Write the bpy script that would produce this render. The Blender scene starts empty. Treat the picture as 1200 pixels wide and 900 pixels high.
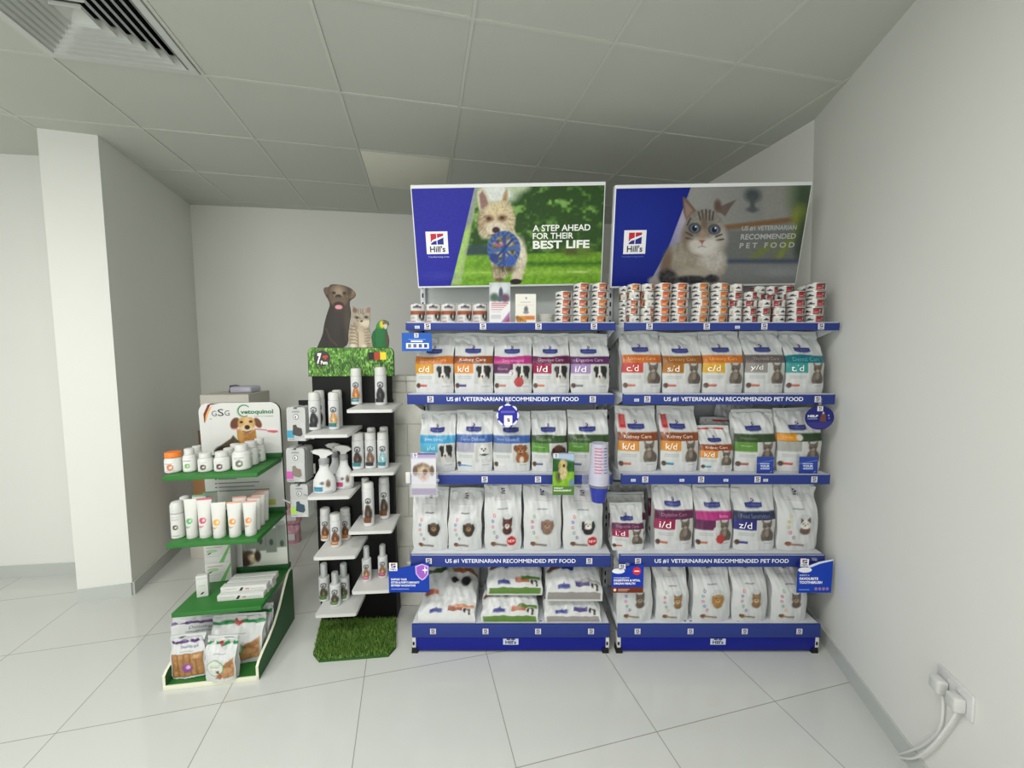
import bpy, bmesh, math, random
import numpy as np
from mathutils import Vector

random.seed(7)
SC = bpy.context.scene
COL = SC.collection

# ------------------------------------------------------------------ camera
F, CAMH = 480.0, 1.576
PITCH = math.atan(0.08)
CP, SP = math.cos(PITCH), math.sin(PITCH)
cam = bpy.data.cameras.new('camera')
cam.sensor_fit = 'HORIZONTAL'; cam.sensor_width = 36.0; cam.lens = 36.0 * F / 1200.0
cam.clip_start = 0.02
co = bpy.data.objects.new('camera', cam); COL.objects.link(co)
co.location = (0, 0, CAMH); co.rotation_euler = (math.pi / 2 - PITCH, 0, 0)
SC.camera = co


def ray(px, py):
    u = (px - 600) / F; v = (py - 450) / F
    return Vector((u, CP - v * SP, -v * CP - SP))


def flo(px, py, z=0.0):                 # point seen at a pixel, on the level z
    r = ray(px, py); return Vector((0, 0, CAMH)) + r * ((z - CAMH) / r.z)


def at(px, py, Y):                      # point seen at a pixel, on the upright plane y = Y
    r = ray(px, py); return Vector((0, 0, CAMH)) + r * (Y / r.y)


# ------------------------------------------------------------------ materials
def lin(c):
    a = np.asarray(c, float) / 255.0
    return np.where(a <= 0.04045, a / 12.92, ((a + 0.055) / 1.055) ** 2.4)


def mat(name, col, rough=0.5, metal=0.0, spec=0.5, noise=0.0, nscale=8.0, bump=0.0, bscale=60.0,
        trans=0.0, alpha=1.0, coat=0.0, ior=1.45):
    m = bpy.data.materials.new(name); m.use_nodes = True
    nt = m.node_tree; b = nt.nodes['Principled BSDF']
    c = lin(col)
    b.inputs['Base Color'].default_value = (*c, 1)
    b.inputs['Roughness'].default_value = rough; b.inputs['Metallic'].default_value = metal
    b.inputs['Specular IOR Level'].default_value = spec
    b.inputs['Transmission Weight'].default_value = trans; b.inputs['Alpha'].default_value = alpha
    b.inputs['Coat Weight'].default_value = coat; b.inputs['IOR'].default_value = ior
    tc = nt.nodes.new('ShaderNodeTexCoord')
    if noise:
        n = nt.nodes.new('ShaderNodeTexNoise'); n.inputs['Scale'].default_value = nscale; n.inputs['Detail'].default_value = 4
        nt.links.new(tc.outputs['Object'], n.inputs['Vector'])
        r = nt.nodes.new('ShaderNodeMix'); r.data_type = 'RGBA'
        r.inputs['A'].default_value = (*(c * (1 - noise)), 1); r.inputs['B'].default_value = (*np.clip(c * (1 + noise), 0, 1), 1)
        nt.links.new(n.outputs['Fac'], r.inputs['Factor']); nt.links.new(r.outputs['Result'], b.inputs['Base Color'])
    if bump:
        n2 = nt.nodes.new('ShaderNodeTexNoise'); n2.inputs['Scale'].default_value = bscale; n2.inputs['Detail'].default_value = 3
        nt.links.new(tc.outputs['Object'], n2.inputs['Vector'])
        bp = nt.nodes.new('ShaderNodeBump'); bp.inputs['Strength'].default_value = bump; bp.inputs['Distance'].default_value = 0.01
        nt.links.new(n2.outputs['Fac'], bp.inputs['Height']); nt.links.new(bp.outputs['Normal'], b.inputs['Normal'])
    return m


def print_mat(name, rough, coat=0.0, bump=0.0, bscale=40, spec=0.5):
    m = mat(name, (255, 255, 255), rough, coat=coat, bump=bump, bscale=bscale, spec=spec)
    nt = m.node_tree; a = nt.nodes.new('ShaderNodeAttribute'); a.attribute_name = 'Col'
    nt.links.new(a.outputs['Color'], nt.nodes['Principled BSDF'].inputs['Base Color'])
    return m


M = dict(
    paper=print_mat('printed_card', 0.55), film=print_mat('printed_film', 0.30, bump=0.25, bscale=30),
    label=print_mat('printed_label', 0.45), gloss=print_mat('printed_gloss', 0.35, spec=0.25),
    wall=mat('wall_paint', (230, 231, 226), 0.75, noise=0.015, nscale=3, bump=0.03, bscale=250),
    skirt=mat('skirting_tile', (192, 196, 192), 0.3, noise=0.03),
    tile=mat('ceiling_board', (197, 200, 192), 0.9, noise=0.02, nscale=4, bump=0.08, bscale=180),
    tbar=mat('ceiling_bar', (203, 206, 198), 0.7),
    pale=mat('pale_board', (226, 226, 212), 0.8),
    vent=mat('vent_enamel', (205, 208, 204), 0.5), dark=mat('duct_dark', (42, 44, 52), 0.9),
    steel=mat('shelf_enamel', (206, 210, 214), 0.35, noise=0.02), grey=mat('panel_enamel', (196, 201, 200), 0.45, noise=0.02),
    rail=mat('rail_blue', (44, 60, 132), 0.5, spec=0.3, noise=0.02), kick=mat('kick_blue', (12, 26, 132), 0.4, spec=0.35),
    black=mat('black_board', (11, 11, 12), 0.6, noise=0.1, spec=0.3), rubber=mat('rubber', (14, 14, 15), 0.7),
    white=mat('white_plastic', (208, 209, 206), 0.3), whitem=mat('white_board', (208, 209, 206), 0.4),
    green=mat('green_board', (42, 112, 44), 0.45, noise=0.05), dgreen=mat('green_edge', (34, 88, 44), 0.5),
    cream=mat('cream_edge', (226, 226, 204), 0.5), metal=mat('tin', (200, 200, 198), 0.25, metal=0.9),
    chrome=mat('hook_steel', (170, 172, 175), 0.25, metal=1.0), orange=mat('orange_cap', (232, 128, 48), 0.4),
    clear=mat('clear_plastic', (236, 238, 245), 0.12, alpha=0.14), frost=mat('frosted_plastic', (206, 206, 224), 0.25, alpha=0.72),
    bluecup=mat('blue_plastic', (44, 56, 160), 0.2, noise=0.25, nscale=60),
    greycap=mat('grey_plastic', (150, 152, 154), 0.35), clearcap=mat('clear_cap', (222, 226, 226), 0.1, alpha=0.5),
    carton=mat('carton', (150, 112, 74), 0.8, noise=0.08), dcarton=mat('dark_carton', (96, 66, 48), 0.8, noise=0.1),
    pcarton=mat('pale_carton', (204, 200, 190), 0.7, noise=0.04), seal=mat('bag_seal', (226, 229, 228), 0.32),
    pink=mat('pink_wrap', (196, 146, 160), 0.3, noise=0.3, nscale=30), pack=mat('pack_card', (186, 188, 186), 0.45), purple=mat('purple_wrap', (92, 60, 84), 0.4),
    banner=mat('lightbox_frame', (234, 236, 238), 0.35), socket=mat('socket_plastic', (214, 214, 214), 0.3),
    cable=mat('cable_sheath', (226, 226, 224), 0.45), blade=mat('artificial_grass', (62, 118, 38), 0.6, noise=0.5, nscale=25),
    soil=mat('grass_backing', (44, 88, 32), 0.8, noise=0.2),
)

# stone-look wall cladding
m = mat('stone_cladding', (214, 214, 204), 0.8)
nt = m.node_tree
tc = nt.nodes.new('ShaderNodeTexCoord'); mp = nt.nodes.new('ShaderNodeMapping'); mp.inputs['Rotation'].default_value = (math.pi / 2, 0, 0)
vo = nt.nodes.new('ShaderNodeTexBrick'); vo.inputs['Scale'].default_value = 1.0
vo.inputs['Brick Width'].default_value = 0.42; vo.inputs['Row Height'].default_value = 0.19; vo.inputs['Mortar Size'].default_value = 0.006
vo.inputs['Color1'].default_value = (*lin((222, 221, 212)), 1); vo.inputs['Color2'].default_value = (*lin((208, 208, 196)), 1)
vo.inputs['Mortar'].default_value = (*lin((200, 200, 188)), 1); vo.inputs['Mortar Smooth'].default_value = 0.6
nz = nt.nodes.new('ShaderNodeTexNoise'); nz.inputs['Scale'].default_value = 14; nz.inputs['Detail'].default_value = 6
ad = nt.nodes.new('ShaderNodeMath'); ad.operation = 'SUBTRACT'
bp = nt.nodes.new('ShaderNodeBump'); bp.inputs['Strength'].default_value = 0.45; bp.inputs['Distance'].default_value = 0.012
nt.links.new(tc.outputs['Object'], mp.inputs['Vector']); nt.links.new(mp.outputs['Vector'], vo.inputs['Vector'])
nt.links.new(tc.outputs['Object'], nz.inputs['Vector'])
nt.links.new(nz.outputs['Fac'], ad.inputs[0]); nt.links.new(vo.outputs['Fac'], ad.inputs[1])
nt.links.new(ad.outputs[0], bp.inputs['Height']); nt.links.new(bp.outputs['Normal'], nt.nodes['Principled BSDF'].inputs['Normal'])
nt.links.new(vo.outputs['Color'], nt.nodes['Principled BSDF'].inputs['Base Color'])
M['stone'] = m

# polished floor tiles
m = mat('polished_tiles', (214, 218, 214), 0.07, spec=0.5)
nt = m.node_tree
tc = nt.nodes.new('ShaderNodeTexCoord')
br = nt.nodes.new('ShaderNodeTexBrick'); br.offset = 0.0; br.squash = 1.0
br.inputs['Scale'].default_value = 1.0; br.inputs['Brick Width'].default_value = 0.604; br.inputs['Row Height'].default_value = 0.604
br.inputs['Mortar Size'].default_value = 0.0022; br.inputs['Mortar Smooth'].default_value = 0.3
br.inputs['Color1'].default_value = (*lin((206, 208, 204)), 1); br.inputs['Color2'].default_value = (*lin((203, 206, 202)), 1)
br.inputs['Mortar'].default_value = (*lin((150, 150, 144)), 1)
nz = nt.nodes.new('ShaderNodeTexNoise'); nz.inputs['Scale'].default_value = 2.5; nz.inputs['Detail'].default_value = 3
rr = nt.nodes.new('ShaderNodeMapRange'); rr.inputs['To Min'].default_value = 0.05; rr.inputs['To Max'].default_value = 0.11
nt.links.new(tc.outputs['Object'], br.inputs['Vector']); nt.links.new(tc.outputs['Object'], nz.inputs['Vector'])
nt.links.new(nz.outputs['Fac'], rr.inputs['Value'])
nt.links.new(br.outputs['Color'], nt.nodes['Principled BSDF'].inputs['Base Color'])
nt.links.new(rr.outputs['Result'], nt.nodes['Principled BSDF'].inputs['Roughness'])
M['floor'] = m


# ------------------------------------------------------------------ object helpers
def link(o, parent=None):
    COL.objects.link(o)
    if parent is not None: o.parent = parent
    return o


def thing(name, label, cat, loc=(0, 0, 0), rotz=0.0, group=None):
    o = bpy.data.objects.new(name, None); o.empty_display_size = 0.05
    o.location = loc; o.rotation_euler = (0, 0, rotz); link(o)
    return tag(o, label, cat, group)


def tag(o, label, cat, group=None):
    o['label'] = label; o['category'] = cat
    if group: o['group'] = group
    return o


def copy_thing(root, loc, rotz, label, group=None):
    r = root.copy(); COL.objects.link(r); r.location = loc; r.rotation_euler = (0, 0, rotz); r['label'] = label
    if group: r['group'] = group
    for ch in list(root.children):
        c = ch.copy(); COL.objects.link(c); c.parent = r
        for g in list(ch.children):
            d = g.copy(); COL.objects.link(d); d.parent = c
    return r


def raw(name, verts, faces, m, parent=None, cols=None, smooth=False, sharp=None):
    me = bpy.data.meshes.new(name)
    me.from_pydata([tuple(v) for v in verts], [], faces); me.validate(clean_customdata=False)
    if cols is not None:
        a = me.attributes.new('Col', 'FLOAT_COLOR', 'POINT')
        c = np.ones((len(verts), 4)); c[:, :3] = cols
        a.data.foreach_set('color', c.ravel())
    for mm in (m if isinstance(m, (list, tuple)) else [m]): me.materials.append(mm)
    if smooth:
        me.polygons.foreach_set('use_smooth', [True] * len(me.polygons))
        if sharp: me.set_sharp_from_angle(angle=math.radians(sharp))
    me.update()
    o = bpy.data.objects.new(name, me)
    return link(o, parent)


def bobj(name, bm, m, parent=None, smooth=True, angle=35):
    bmesh.ops.recalc_face_normals(bm, faces=bm.faces)
    me = bpy.data.meshes.new(name); bm.to_mesh(me); bm.free()
    for mm in (m if isinstance(m, (list, tuple)) else [m]): me.materials.append(mm)
    if smooth:
        me.polygons.foreach_set('use_smooth', [True] * len(me.polygons)); me.set_sharp_from_angle(angle=math.radians(angle))
    o = bpy.data.objects.new(name, me)
    return link(o, parent)


def box(bm, x0, x1, y0, y1, z0, z1, bev=0.0, mi=0, seg=2):
    old = set(bm.faces) if bev else set()
    vs = [bm.verts.new((x, y, z)) for z in (z0, z1) for (x, y) in ((x0, y0), (x1, y0), (x1, y1), (x0, y1))]
    fs = [bm.faces.new([vs[i] for i in q]) for q in ((3, 2, 1, 0), (4, 5, 6, 7), (0, 1, 5, 4), (1, 2, 6, 5), (2, 3, 7, 6), (3, 0, 4, 7))]
    if bev:
        es = list({e for f in fs for e in f.edges})
        r = bmesh.ops.bevel(bm, geom=es, offset=bev, segments=seg, profile=0.5, affect='EDGES')
        fs = [f for f in bm.faces if f not in old]
    for f in fs: f.material_index = mi
    return vs


def BX(name, dims, m, parent=None, bev=0.0):
    bm = bmesh.new(); box(bm, *dims, bev=bev); return bobj(name, bm, m, parent)


def prism(bm, pts, z0, z1, mi=0, axis='z'):
    def P(a, b, c):
        return {'z': (a, b, c), 'y': (a, c, b), 'x': (c, a, b)}[axis]
    lo = [bm.verts.new(P(a, b, z0)) for a, b in pts]; hi = [bm.verts.new(P(a, b, z1)) for a, b in pts]
    n = len(pts)
    fs = [bm.faces.new(lo[::-1]), bm.faces.new(hi)] + [bm.faces.new((lo[i], lo[(i + 1) % n], hi[(i + 1) % n], hi[i])) for i in range(n)]
    for f in fs: f.material_index = mi
    return fs


def lathe(bm, prof, n=28, c=(0, 0), sx=1.0, sy=1.0, mi=0):
    rings = []
    for r, z in prof:
        if r < 1e-6: rings.append([bm.verts.new((c[0], c[1], z))])
        else: rings.append([bm.verts.new((c[0] + sx * r * math.cos(2 * math.pi * k / n), c[1] + sy * r * math.sin(2 * math.pi * k / n), z)) for k in range(n)])
    for a, b in zip(rings, rings[1:]):
        for k in range(n):
            k2 = (k + 1) % n
            if len(a) == 1 and len(b) == 1: continue
            if len(a) == 1: f = bm.faces.new((a[0], b[k2], b[k]))
            elif len(b) == 1: f = bm.faces.new((a[k], a[k2], b[0]))
            else: f = bm.faces.new((a[k], a[k2], b[k2], b[k]))
            f.material_index = mi


def LA(name, prof, m, parent=None, n=28, **k):
    bm = bmesh.new(); lathe(bm, prof, n, **k); return bobj(name, bm, m, parent, angle=40)


def tube(bm, pts, r, n=8):
    pts = [Vector(p) for p in pts]
    # smooth the path
    for _ in range(2):
        q = [pts[0]]
        for a, b in zip(pts, pts[1:]): q += [a.lerp(b, .25), a.lerp(b, .75)]
        pts = q + [pts[-1]]
    rings = []
    for i, p in enumerate(pts):
        d = (pts[min(i + 1, len(pts) - 1)] - pts[max(i - 1, 0)]).normalized()
        u = d.cross(Vector((0.13, 0.31, 0.94))).normalized(); v = d.cross(u)
        rings.append([bm.verts.new(p + r * (math.cos(2 * math.pi * k / n) * u + math.sin(2 * math.pi * k / n) * v)) for k in range(n)])
    for a, b in zip(rings, rings[1:]):
        for k in range(n): bm.faces.new((a[k], a[(k + 1) % n], b[(k + 1) % n], b[k]))
    bm.faces.new(rings[0][::-1]); bm.faces.new(rings[-1])


# ------------------------------------------------------------------ painting of printed pictures
def hsh(ix, iy, s):
    v = np.sin(ix * 127.1 + iy * 311.7 + s * 74.7) * 43758.5453
    return v - np.floor(v)


def vnoise(x, y, s=0):
    ix = np.floor(x); iy = np.floor(y); fx = x - ix; fy = y - iy
    fx = fx * fx * (3 - 2 * fx); fy = fy * fy * (3 - 2 * fy)
    a = hsh(ix, iy, s) * (1 - fx) + hsh(ix + 1, iy, s) * fx
    b = hsh(ix, iy + 1, s) * (1 - fx) + hsh(ix + 1, iy + 1, s) * fx
    return a * (1 - fy) + b * fy


class Cv:
    """A printed picture held as one colour per mesh vertex; X, Y are picture coordinates."""
    def __init__(s, X, Y, bg):
        s.X = np.asarray(X, float).ravel(); s.Y = np.asarray(Y, float).ravel()
        s.C = np.tile(np.asarray(bg, float) / 255.0, (len(s.X), 1))

    def mix(s, m, col, tex=0, ts=1.0, sd=0):
        c = np.asarray(col, float) / 255.0
        if tex:
            n = vnoise(s.X / ts, s.Y / ts, sd) * .6 + vnoise(s.X / ts * 2.3, s.Y / ts * 2.3, sd + 5) * .4
            c = np.clip(c[None, :] * (1 + tex * (n - .5)[:, None] * 2), 0, 1)
        m = m[:, None]; s.C = s.C * (1 - m) + c * m

    def ell(s, cx, cy, rx, ry, col, soft=.2, rot=0, al=1.0, tex=0, ts=1.0, sd=0):
        dx = s.X - cx; dy = s.Y - cy
        if rot:
            a = math.radians(rot); dx, dy = dx * math.cos(a) + dy * math.sin(a), -dx * math.sin(a) + dy * math.cos(a)
        d = np.sqrt((dx / rx) ** 2 + (dy / ry) ** 2)
        s.mix(np.clip((1 - d) / soft + .5, 0, 1) * al, col, tex, ts, sd)

    def rect(s, x0, y0, x1, y1, col, soft=1e-4, al=1.0, **k):
        m = np.clip((s.X - x0) / soft + .5, 0, 1) * np.clip((x1 - s.X) / soft + .5, 0, 1) * np.clip((s.Y - y0) / soft + .5, 0, 1) * np.clip((y1 - s.Y) / soft + .5, 0, 1)
        s.mix(m * al, col, **k)

    def poly(s, pts, col, soft=1.0, al=1.0, **k):
        s.mix(s.pmask(pts, soft) * al, col, **k)

    def pmask(s, pts, soft=1.0):
        x, y = s.X, s.Y; ins = np.zeros(len(x), bool); dm = np.full(len(x), 1e18)
        n = len(pts)
        for i in range(n):
            (x0, y0), (x1, y1) = pts[i], pts[(i + 1) % n]
            c = (y0 > y) != (y1 > y)
            xx = (x1 - x0) * (y - y0) / ((y1 - y0) if y1 != y0 else 1e-12) + x0
            ins ^= c & (x < xx)
            L2 = (x1 - x0) ** 2 + (y1 - y0) ** 2 + 1e-18
            t = np.clip(((x - x0) * (x1 - x0) + (y - y0) * (y1 - y0)) / L2, 0, 1)
            dm = np.minimum(dm, (x - x0 - t * (x1 - x0)) ** 2 + (y - y0 - t * (y1 - y0)) ** 2)
        sd = np.sqrt(dm) * np.where(ins, 1, -1)
        return np.clip(sd / soft + .5, 0, 1)

    def line(s, pts, w, col, al=1.0):
        dm = np.full(len(s.X), 1e18)
        for (x0, y0), (x1, y1) in zip(pts, pts[1:]):
            L2 = (x1 - x0) ** 2 + (y1 - y0) ** 2 + 1e-18
            t = np.clip(((s.X - x0) * (x1 - x0) + (s.Y - y0) * (y1 - y0)) / L2, 0, 1)
            dm = np.minimum(dm, (s.X - x0 - t * (x1 - x0)) ** 2 + (s.Y - y0 - t * (y1 - y0)) ** 2)
        s.mix(np.clip((w / 2 - np.sqrt(dm)) / (w * .4) + .5, 0, 1) * al, col)

    def noise(s, amp, sc, sd=0, m=None):
        n = vnoise(s.X / sc, s.Y / sc, sd) - .5
        f = 1 + 2 * amp * n if m is None else 1 + 2 * amp * n * m
        s.C = np.clip(s.C * f[:, None], 0, 1)

    def lin(s):
        return lin(np.clip(s.C, 0, 1) * 255)


class Sub:
    """paints into a Cv through its own 0..1 box"""
    def __init__(s, cv, x0, y0, x1, y1):
        s.cv, s.x0, s.y0, s.w, s.h = cv, x0, y0, x1 - x0, y1 - y0

    def e(s, cx, cy, rx, ry, col, **k):
        s.cv.ell(s.x0 + cx * s.w, s.y0 + cy * s.h, rx * abs(s.w), ry * abs(s.h), col, **k)

    def p(s, pts, col, soft=.02, **k):
        s.cv.poly([(s.x0 + a * s.w, s.y0 + b * s.h) for a, b in pts], col, soft=soft * abs(s.w), **k)


def pet(cv, kind, x0, y0, x1, y1):
    s = Sub(cv, x0, y0, x1, y1)
    if kind == 'collie':
        s.e(.5, .85, .36, .3, (228, 228, 224)); s.e(.46, .42, .17, .36, (236, 234, 230))
        s.e(.5, .2, .26, .17, (38, 36, 40)); s.e(.43, .3, .08, .3, (238, 236, 232)); s.e(.2, .24, .17, .18, (30, 28, 32), rot=20); s.e(.22, .46, .10, .22, (34, 32, 34)); s.e(.3, .36, .07, .1, (44, 40, 42))
        s.e(.72, .28, .22, .24, (30, 28, 32), rot=-15); s.e(.74, .54, .14, .26, (30, 28, 32)); s.e(.6, .36, .08, .12, (40, 38, 40)); s.e(.62, .8, .2, .2, (200, 200, 196), soft=.7)
        s.e(.44, .55, .09, .13, (240, 236, 232)); s.e(.42, .6, .05, .045, (40, 34, 36)); s.e(.44, .69, .06, .04, (190, 130, 130))
    elif kind == 'cat':
        c = (112, 102, 92)
        s.e(.5, .74, .38, .42, c, tex=.25, ts=.03); s.e(.48, .24, .29, .18, c, tex=.25, ts=.03); s.e(.7, .8, .3, .3, (96, 88, 80), tex=.2, ts=.03)
        s.p([(.19, .24), (.15, -.10), (.42, .09)], c); s.p([(.54, .09), (.83, -.10), (.78, .24)], c); s.p([(.23, .14), (.2, -.02), (.32, .08)], (140, 120, 112)); s.p([(.66, .08), (.77, -.02), (.74, .14)], (140, 120, 112))
        s.e(.37, .25, .05, .035, (60, 60, 50)); s.e(.6, .25, .05, .035, (60, 60, 50)); s.e(.49, .36, .12, .07, (176, 164, 150)); s.e(.5, .62, .14, .2, (150, 138, 124), soft=.6)
    elif kind == 'westie':
        s.e(.5, .72, .4, .36, (222, 224, 224), tex=.1, ts=.02); s.e(.48, .3, .34, .27, (232, 232, 230), tex=.08, ts=.02)
        s.p([(.2, .2), (.14, -.03), (.38, .08)], (216, 214, 212)); s.p([(.58, .08), (.84, -.03), (.78, .2)], (216, 214, 212))
        s.e(.37, .27, .05, .04, (40, 40, 44)); s.e(.6, .27, .05, .04, (40, 40, 44)); s.e(.48, .38, .08, .055, (36, 36, 40)); s.e(.48, .46, .1, .02, (120, 100, 100))
        s.e(.5, .58, .3, .05, (60, 60, 66))
    elif kind == 'brown':
        c = (150, 92, 52)
        s.e(.55, .74, .42, .38, c, tex=.2, ts=.03); s.e(.42, .28, .32, .28, c, tex=.15, ts=.03); s.e(.1, .2, .12, .18, (120, 72, 42)); s.e(.74, .2, .12, .18, (120, 72, 42))
        s.e(.42, .42, .16, .13, (196, 150, 110)); s.e(.42, .36, .08, .06, (56, 34, 30)); s.e(.42, .5, .1, .05, (90, 40, 40)); s.e(.3, .25, .045, .04, (46, 30, 26)); s.e(.54, .25, .045, .04, (46, 30, 26)); s.e(.5, .85, .15, .18, (226, 214, 200), soft=.5)
    elif kind == 'choc':
        c = (86, 56, 48)
        s.e(.5, .45, .42, .42, c, tex=.15, ts=.03); s.e(.13, .5, .14, .3, (66, 42, 36)); s.e(.88, .5, .14, .3, (66, 42, 36)); s.e(.5, .62, .2, .16, (120, 84, 72)); s.e(.5, .58, .09, .06, (34, 24, 24)); s.e(.36, .4, .05, .05, (30, 20, 20)); s.e(.64, .4, .05, .05, (30, 20, 20))
    elif kind in HEADS:
        c, ear, muz = HEADS[kind]
        s.e(.5, .85, .34, .3, ear, tex=.15, ts=.02); s.e(.5, .42, .34, .34, c, tex=.15, ts=.02)
        if kind in ('kitten', 'catface', 'husky', 'tabby'):
            s.p([(.17, .36), (.16, -.05), (.42, .14)], ear); s.p([(.58, .14), (.84, -.05), (.83, .36)], ear)
        else:
            s.e(.16, .5, .12, .34, ear); s.e(.84, .5, .12, .34, ear)
        s.e(.5, .56, .17, .17, muz); s.e(.5, .5, .07, .055, (34, 28, 28)); s.e(.36, .38, .05, .045, (30, 26, 26)); s.e(.64, .38, .05, .045, (30, 26, 26))


HEADS = dict(
    pup=((96, 74, 50), (54, 40, 34), (150, 124, 84)), husky=((96, 54, 48), (84, 44, 40), (226, 214, 206)),
    terrier=((150, 118, 100), (140, 110, 94), (170, 138, 116)), spaniel=((226, 222, 216), (36, 32, 34), (240, 236, 230)),
    catface=((232, 228, 222), (112, 90, 80), (240, 234, 228)), tabby=((120, 104, 88), (104, 88, 74), (170, 150, 130)),
    kitten=((164, 128, 88), (150, 114, 78), (206, 180, 146)), biscuit=((186, 142, 84), (176, 130, 72), (208, 168, 112)),
)


# ------------------------------------------------------------------ flat artwork (shapes + lettering) laid on a surface
_T = {}


def glyphs(txt, bold=0.0, shear=0.0):
    k = (txt, bold, shear)
    if k not in _T:
        cu = bpy.data.curves.new('lettering', 'FONT'); cu.body = txt; cu.offset = bold; cu.shear = shear; cu.resolution_u = 3
        ob = bpy.data.objects.new('lettering', cu); COL.objects.link(ob)
        me = bpy.data.meshes.new_from_object(ob.evaluated_get(bpy.context.evaluated_depsgraph_get()))
        v = np.array([(p.co.x, p.co.y) for p in me.vertices]); f = [tuple(p.vertices) for p in me.polygons]
        bpy.data.objects.remove(ob); bpy.data.curves.remove(cu); bpy.data.meshes.remove(me)
        v -= v.min(0); v /= np.maximum(v.max(0), 1e-6)
        _T[k] = (v, f)
    return _T[k]


class Art:
    def __init__(s): s.v, s.f, s.c, s.l = [], [], [], []

    def add(s, pts, faces, col, lay):
        b = len(s.v); c = lin(col)
        s.v += [tuple(p) for p in pts]; s.c += [tuple(c)] * len(pts); s.l += [lay] * len(pts)
        s.f += [tuple(b + i for i in f) for f in faces]

    def rect(s, x0, y0, x1, y1, col, lay=1): s.poly([(x0, y0), (x1, y0), (x1, y1), (x0, y1)], col, lay)

    def poly(s, pts, col, lay=1): s.add(pts, [tuple(range(len(pts)))], col, lay)

    def ell(s, cx, cy, rx, ry, col, lay=1, n=28):
        s.poly([(cx + rx * math.cos(2 * math.pi * k / n), cy + ry * math.sin(2 * math.pi * k / n)) for k in range(n)], col, lay)

    def ring(s, cx, cy, r0, r1, col, lay=1, n=32, a0=0, a1=360, ky=1.0):
        P = []
        for k in range(n + 1):
            a = math.radians(a0 + (a1 - a0) * k / n)
            P += [(cx + r0 * math.cos(a), cy + ky * r0 * math.sin(a)), (cx + r1 * math.cos(a), cy + ky * r1 * math.sin(a))]
        s.add(P, [(2 * k, 2 * k + 1, 2 * k + 3, 2 * k + 2) for k in range(n)], col, lay)

    def text(s, txt, x0, y0, x1, y1, col, lay=2, bold=0.012, shear=0.0):
        v, f = glyphs(txt, bold, shear)
        s.add([(x0 + a * (x1 - x0), y0 + b * (y1 - y0)) for a, b in v], f, col, lay)

    def mark(s, x0, y0, x1, y1, lay=2, plate=True, word=True, dark=False):      # white square with a red/blue window mark and the shop brand word
        w, h = x1 - x0, y1 - y0
        P = lambda a, b: (x0 + a * w, y0 + b * h)
        if plate: s.rect(x0, y0, x1, y1, (240, 240, 244), lay)
        b = .42 if word else .15
        rc_, bc_ = ((200, 40, 60), (40, 48, 140)) if w > .07 and not dark else ((124, 62, 92), (44, 50, 112))
        s.poly([P(.22, b), P(.48, b), P(.48, .9), P(.22, .9)], rc_, lay + 1)
        s.poly([P(.52, b), P(.80, b), P(.80, .9), P(.52, .9)], bc_, lay + 1)
        s.poly([P(.22, b), P(.48, b), P(.48, b + .22), P(.22, b + .06)], bc_, lay + 2)
        s.poly([P(.52, .72), P(.80, .84), P(.80, .9), P(.52, .9)], rc_, lay + 2)
        s.poly([P(.14, b - .02), P(.3, b + .2), P(.55, .72), P(.9, .84), P(.9, .77), P(.56, .62), P(.34, b + .14)], (246, 246, 248), lay + 3)
        if word: s.text("Hill's", *P(.16, .08), *P(.86, .36), (24, 24, 34), lay + 1, bold=.02)

    def build(s, name, fn, m, parent):
        V = [fn(x, y, l) for (x, y), l in zip(s.v, s.l)]
        return raw(name, V, s.f, m, parent, np.array(s.c))


def front(y, eps=0.0006, x=0.0, z=0.0):              # lays artwork on an upright face that looks towards -y
    return lambda a, b, l: (x + a, y - eps * l, z + b)


def picture(name, x0, x1, z0, z1, y, nx, nz, painter, coords, bg, m, parent):
    """printed sheet: grid of nx * nz cells on the plane y, coloured by painter in the coordinates coords(u, v)"""
    u, v = np.meshgrid(np.linspace(0, 1, nx + 1), np.linspace(0, 1, nz + 1))
    u, v = u.ravel(), v.ravel()
    X, Y = coords(u, v); cv = Cv(X, Y, bg); painter(cv)
    V = np.stack([x0 + u * (x1 - x0), np.full_like(u, y), z0 + v * (z1 - z0)], 1)
    Fs = [(j * (nx + 1) + i, j * (nx + 1) + i + 1, (j + 1) * (nx + 1) + i + 1, (j + 1) * (nx + 1) + i) for j in range(nz) for i in range(nx)]
    return raw(name, V, Fs, m, parent, cv.lin() * .88)
# ------------------------------------------------------------------ the room
ZC = 2.85
R14 = math.radians(14.2)


def struct(o): o['kind'] = 'structure'; return o


# floor, turned to its tile grid
fo = Vector((0.016, 1.433, 0)); c14, s14 = math.cos(R14), math.sin(R14)
bm = bmesh.new(); box(bm, -7, 5, -5, 5, -0.1, 0.0)
o = struct(bobj('floor', bm, M['floor'])); o.location = fo; o.rotation_euler = (0, 0, R14)

# ceiling: boards lying in a bar grid
RC = math.radians(12.3); TP = 0.59
CO = Vector((-2.006, 1.885, ZC)); cex = Vector((math.cos(RC), math.sin(RC), 0)); cey = Vector((-math.sin(RC), math.cos(RC), 0))
bm = bmesh.new()
VC, LC = (0, -1), (2, 1)                        # cells of the air vent and of the pale board
for i in range(-6, 9):
    for j in range(-9, 5):
        if (i, j) in (VC, LC): continue
        dz = 0.002 * random.random()
        box(bm, i * TP + .0065, (i + 1) * TP - .0065, j * TP + .0065, (j + 1) * TP - .0065, 0.003 + dz, .03, bev=.002, seg=1, mi=0)
for i in range(-6, 10): box(bm, i * TP - .0075, i * TP + .0075, -9 * TP, 5 * TP, 0.0005, .028, mi=1)
for j in range(-9, 6): box(bm, -6 * TP, 9 * TP, j * TP - .0075, j * TP + .0075, 0.001, .027, mi=1)
o = struct(bobj('ceiling', bm, [M['tile'], M['tbar']], smooth=False)); o.location = CO; o.rotation_euler = (0, 0, RC)
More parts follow.
